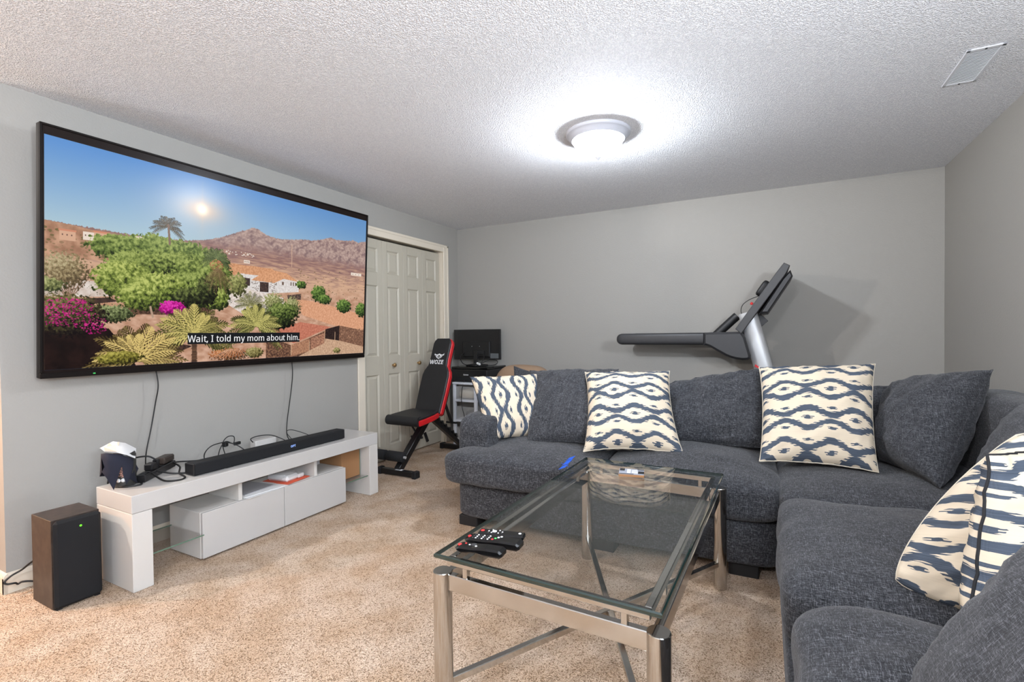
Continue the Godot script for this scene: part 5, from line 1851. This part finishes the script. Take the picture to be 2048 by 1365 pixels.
# ------------------------------------------------------------------ treadmill
func build_treadmill() -> void:
	var t := thing("treadmill", "treadmill with a silver post and dark grey handrails standing behind the sofa", "treadmill", V(2.6, 0, 0.4))
	var za := V(0, 0, 1)
	# deck and motor hood behind the sofa
	var st := sb()
	boxb(st, V(1.55, 0.10, 0.12), V(3.05, 0.175, 0.74), 0.01)
	obj("deck", st, M.rail, t)
	st = sb()
	boxb(st, V(1.58, 0.175, 0.20), V(3.00, 0.180, 0.66), 0.001)
	obj("belt", st, M.black_matte, t)
	st = sb()
	prism(st, pv([3.00, 0.03, 3.62, 0.03, 3.60, 0.16, 3.45, 0.27, 3.15, 0.29, 3.00, 0.20]), V(0, 0, 0.43), Vector3.RIGHT, Vector3.UP, 0.68, 0.02)
	obj("motor_hood", st, M.rail, t)
	for x in [1.62, 3.5]:
		st = sb()
		boxb(st, V(x, 0.0, 0.14), V(x + 0.08, 0.10, 0.72), 0.01)
		obj("foot", st, M.black_matte, t)
	for k in 2:
		var z := 0.625 if k == 0 else 0.155
		# upright: rounded silver post
		st = sb(true)
		var lo := V(3.262, 0.10, z - 0.10 + 0.2 * k)
		var hi := V(2.948, 1.30, z - 0.10) if k == 0 else V(3.0, 1.10, z + 0.10)
		post(st, lo, hi, 0.064, 0.050)
		obj("upright", st, M.steel, t)
		# handrail: round-ended bar that widens into its housing
		st = sb(true)
		capsule(st, [[1.983, 0.004], [1.9845, 0.012], [1.988, 0.021], [1.994, 0.0295], [2.003, 0.037], [2.014, 0.042], [2.028, 0.0450], [2.652, 0.0465]], 1.106, z, 0.034)
		obj("handrail", st, M.rail, t)
		st = sb()
		prism(st, pv([2.654, 1.153, 2.913, 1.157, 2.938, 1.116, 2.972, 0.985, 2.972, 0.966, 2.957, 0.953, 2.919, 0.950, 2.880, 0.955, 2.842, 0.965, 2.800, 0.984, 2.740, 1.020, 2.700, 1.045, 2.680, 1.054, 2.654, 1.060]), V(0, 0, z), Vector3.RIGHT, Vector3.UP, 0.080, 0.016)
		obj("handrail_housing", st, M.rail, t)
	# console slab, its rear housing, tray
	st = sb()
	prism(st, pv([2.872, 1.178, 3.138, 1.574, 3.184, 1.638, 3.222, 1.616, 3.194, 1.557, 2.912, 1.142]), V(0, 0, 0.385), Vector3.RIGHT, Vector3.UP, 0.56, 0.004)
	obj("console", st, M.console, t)
	st = sb()
	prism(st, pv([3.175, 1.530, 3.225, 1.590, 3.240, 1.545, 3.085, 1.292, 3.030, 1.290]), V(0, 0, 0.385), Vector3.RIGHT, Vector3.UP, 0.47, 0.010)
	obj("console_housing", st, M.rail, t)
	st = sb()
	bar(st, V(2.884, 1.160, 0.385), V(2.940, 1.100, 0.385), 0.40, 0.03, V(0, 0, 1))
	obj("cross_bar", st, M.rail, t)
	# pulse grip on the far side
	st = sb(true)
	tube(st, PackedVector3Array([V(2.700, 1.120, 0.30), V(2.765, 1.185, 0.30), V(2.855, 1.272, 0.30), V(2.868, 1.284, 0.30)]), 0.034, 14)
	obj("pulse_grip", st, M.rail_dark, t)
	# holder with a phone-sized pad and its lead
	st = sb(true)
	soft(st, V(3.050, 1.490, 0.30), V(0.028, 0.066, 0.05), 4.0, 0.0, 0.0, 4, Basis(V(0, 0, 1), -0.58), 10)
	obj("speaker_pod", st, M.rail_dark, t)
	st = sb(true)
	tube(st, spline([V(3.018, 1.432, 0.32), V(2.955, 1.405, 0.34), V(2.908, 1.365, 0.35), V(2.897, 1.315, 0.35), V(2.915, 1.280, 0.36), V(2.945, 1.262, 0.37)]), 0.0028, 6)
	obj("lead", st, M.cord, t)
	st = sb()
	box(st, V(2.995, 1.345, 0.33), V(0.030, 0.09, 0.06), 0.006, Basis(V(0, 0, 1), -0.58))
	obj("clip_holder", st, M.console, t)
	st = sb()
	box(st, V(2.972, 1.375, 0.34), V(0.02, 0.02, 0.02), 0.004, Basis(V(0, 0, 1), -0.58))
	obj("clip", st, M.button_red, t)
	st = sb()
	prism(st, pv([-0.016, -0.004, 0.010, -0.016, 0.016, -0.008, -0.010, 0.014]), V(3.012, 0.905, 0.592), Vector3.RIGHT, Vector3.UP, 0.004)
	obj("red_mark", st, M.red, t)

func post(st: SurfaceTool, lo: Vector3, hi: Vector3, rx: float, rz: float) -> void:
	var n := 28
	var up := (hi - lo).normalized()
	var xa := up.cross(V(0, 0, 1)).normalized()
	st.set_smooth_group(1)
	var mid := (lo + hi) * 0.5
	for i in n:
		var q := []
		for e in [[lo, i], [lo, i + 1], [hi, i + 1], [hi, i]]:
			var a: float = TAU * e[1] / n
			var cs := signf(cos(a)) * pow(absf(cos(a)), 0.7)
			var sn := signf(sin(a)) * pow(absf(sin(a)), 0.7)
			q.append(e[0] + xa * cs * rx + V(0, 0, 1) * sn * rz)
		var m: Vector3 = (q[0] + q[2]) * 0.5 - mid
		quad(st, q[0], q[1], q[2], q[3], m - up * m.dot(up))
	st.set_smooth_group(-1)

# bar along x of rounded section; list of (x, half height)
func capsule(st: SurfaceTool, prof: Array, y: float, z: float, rz: float) -> void:
	var n := 24
	st.set_smooth_group(1)
	for i in prof.size() - 1:
		for k in n:
			var q := []
			for e in [[i, k], [i, k + 1], [i + 1, k + 1], [i + 1, k]]:
				var a: float = TAU * e[1] / n
				var r: float = prof[e[0]][1]
				var cs := signf(cos(a)) * pow(absf(cos(a)), 0.6)
				var sn := signf(sin(a)) * pow(absf(sin(a)), 0.6)
				q.append(V(prof[e[0]][0], y + sn * r, z + cs * rz * r / 0.0465))
			var m: Vector3 = (q[0] + q[2]) * 0.5
			quad(st, q[0], q[1], q[2], q[3], V(-0.2 if i < 6 else 0.0, m.y - y, m.z - z))
	st.set_smooth_group(-1)
	for s in [0, prof.size() - 1]:
		for k in n:
			var pts := []
			for kk in [k, k + 1]:
				var a: float = TAU * kk / n
				var r: float = prof[s][1]
				pts.append(V(prof[s][0], y + signf(sin(a)) * pow(absf(sin(a)), 0.6) * r, z + signf(cos(a)) * pow(absf(cos(a)), 0.6) * rz * r / 0.0465))
			tri(st, V(prof[s][0], y, z), pts[0], pts[1], V(-1 if s == 0 else 1, 0, 0))

# ------------------------------------------------------------------ on the glass table
func build_table_things() -> void:
	var y := 0.5155
	var gr := "remote controls on the glass table"
	# flat remote
	var t := thing("remote_control", "slim flat black remote with a big white button, farthest from the table edge", "remote control", V(2.335, y, 3.225), gr)
	remote(t, V(2.262, y, 3.248), V(2.408, y, 3.216), 0.038, 0.016, false, 1)
	t = thing("remote_control", "black remote with small coloured buttons, middle of the three on the table", "remote control", V(2.34, y, 3.295), gr)
	remote(t, V(2.250, y, 3.302), V(2.432, y, 3.284), 0.046, 0.024, true, 2)
	t = thing("remote_control", "glossy rounded black remote with few buttons, nearest to the table edge", "remote control", V(2.33, y, 3.36), gr)
	remote(t, V(2.258, y, 3.366), V(2.410, y, 3.352), 0.042, 0.024, true, 3)
	# small printed packet
	t = thing("card_box", "small flat printed box with wooden-coloured sides near the far end of the glass table", "box", V(2.535, y, 2.37))
	var b := Basis(Vector3.UP, deg_to_rad(12.0))
	var c := V(2.535, y, 2.372)
	var st := sb()
	box(st, c + V(0, 0.006, 0), V(0.112, 0.012, 0.092), 0.0015, b)
	obj("body", st, M.card, t)
	st = sb()
	box(st, c + V(0, 0.0124, 0), V(0.110, 0.0012, 0.090), 0.0, b)
	var face := obj("printed_face", st, mat(c8(150, 156, 170), 0.4), t)
	for r in [[-0.042, -0.026, 0.022, 0.036, 0], [0.040, -0.034, 0.030, 0.012, 0], [0.042, 0.012, 0.026, 0.040, 0], [-0.022, 0.040, 0.064, 0.008, 0], [-0.012, -0.004, 0.016, 0.060, 1], [0.014, -0.018, 0.026, 0.012, 1], [0.014, 0.002, 0.026, 0.010, 1], [0.014, 0.020, 0.026, 0.012, 1]]:
		st = sb()
		box(st, c + V(0, 0.0133, 0) + b * V(r[0], 0, r[1]), V(r[2], 0.0006, r[3]), 0.0, b)
		obj("print", st, M.letter if r[4] == 1 else M.black_matte, face)
	# crumpled tape at the far left corner
	t = thing("tape_scrap", "crumpled scrap of bright blue tape at the far left corner of the glass table", "tape", V(2.215, y, 2.34))
	st = sb()
	var zig := [V(2.214, 0.0, 2.425), V(2.222, 0.010, 2.395), V(2.208, 0.004, 2.365), V(2.220, 0.020, 2.335), V(2.206, 0.012, 2.305), V(2.212, 0.022, 2.275)]
	for k in zig.size() - 1:
		var w := V(0.034 + 0.008 * (k % 2), 0.014 * (1 - 2 * (k % 2)), 0)
		for s in [1.0, -1.0]:
			var o := V(0, y + 0.001 + 0.0004 * s, 0)
			quad(st, zig[k] + o - w * 0.5, zig[k] + o + w * 0.5, zig[k + 1] + o + w * 0.5, zig[k + 1] + o - w * 0.5, Vector3.UP * s)
	obj("strip", st, M.tape, t)

func remote(t: Node3D, a: Vector3, b: Vector3, w: float, h: float, curved: bool, kind: int) -> void:
	var z := (b - a).normalized()
	var x := Vector3.UP.cross(z).normalized()
	var len := a.distance_to(b)
	var st := sb()
	var prof := PackedVector2Array()
	if curved:
		# side outline: thin waist in front, thick battery end
		prof = pv([0.004, 0.004, len * 0.12, 0.0, len * 0.45, 0.004, len * 0.62, 0.0, len - 0.010, 0.0, len, 0.007, len, h * 0.75, len - 0.010, h, len * 0.62, h * 0.98, len * 0.35, h * 0.80, len * 0.08, h * 0.74, 0.0, h * 0.5])
	else:
		prof = pv([0.003, 0.0, len - 0.003, 0.0, len, 0.004, len, h - 0.004, len - 0.003, h, 0.003, h, 0.0, h - 0.004, 0.0, 0.004])
	prism(st, prof, a, z, Vector3.UP, w, 0.005)
	var body := obj("body", st, M.black_gloss, t)
	var top := func(f: float, s: float) -> Vector3:
		var yy := h
		if curved:
			yy = lerpf(h * 0.74, h * 0.80, clampf((f - 0.08) / 0.27, 0, 1)) if f < 0.35 else lerpf(h * 0.80, h * 0.98, clampf((f - 0.35) / 0.27, 0, 1))
		return a + z * len * f + x * s * w * 0.5 + Vector3.UP * yy
	var buttons := []
	if kind == 1:
		buttons = [[0.08, 0.0, 0.0065, "r"], [0.34, 0.05, 0.008, "w"]]
		for k in 5:
			for s in [-0.55, 0.0, 0.55]:
				buttons.append([0.17 + 0.075 * k + 0.05, s, 0.0026, "w" if (k + int(s * 2)) % 2 == 0 else "g"])
		buttons.append([0.90, 0.1, 0.005, "w"])
	elif kind == 2:
		buttons = [[0.06, -0.1, 0.0055, "r"], [0.50, -0.45, 0.004, "r"], [0.54, -0.1, 0.004, "gr"], [0.58, 0.2, 0.004, "w"], [0.62, 0.5, 0.004, "w"]]
		for k in 6:
			for s in [-0.5, 0.0, 0.5]:
				buttons.append([0.14 + 0.055 * k, s, 0.0030, "g" if k % 2 == 0 else "w"])
	else:
		buttons = [[0.06, -0.1, 0.006, "r"], [0.26, 0.1, 0.003, "w"], [0.42, -0.2, 0.0035, "w"], [0.34, 0.3, 0.009, "g"], [0.16, 0.4, 0.003, "r"]]
	for q in buttons:
		st = sb(true)
		var m: Material = {"r": M.button_red, "w": M.button_white, "g": M.rail, "gr": M.button_green}[q[3]]
		lathe(st, [Vector2(q[2], -0.002), Vector2(q[2], 0.0008), Vector2(q[2] * 0.7, 0.0015), Vector2(0, 0.0016)], top.call(q[0], q[1]), 12)
		obj("button", st, m, body)
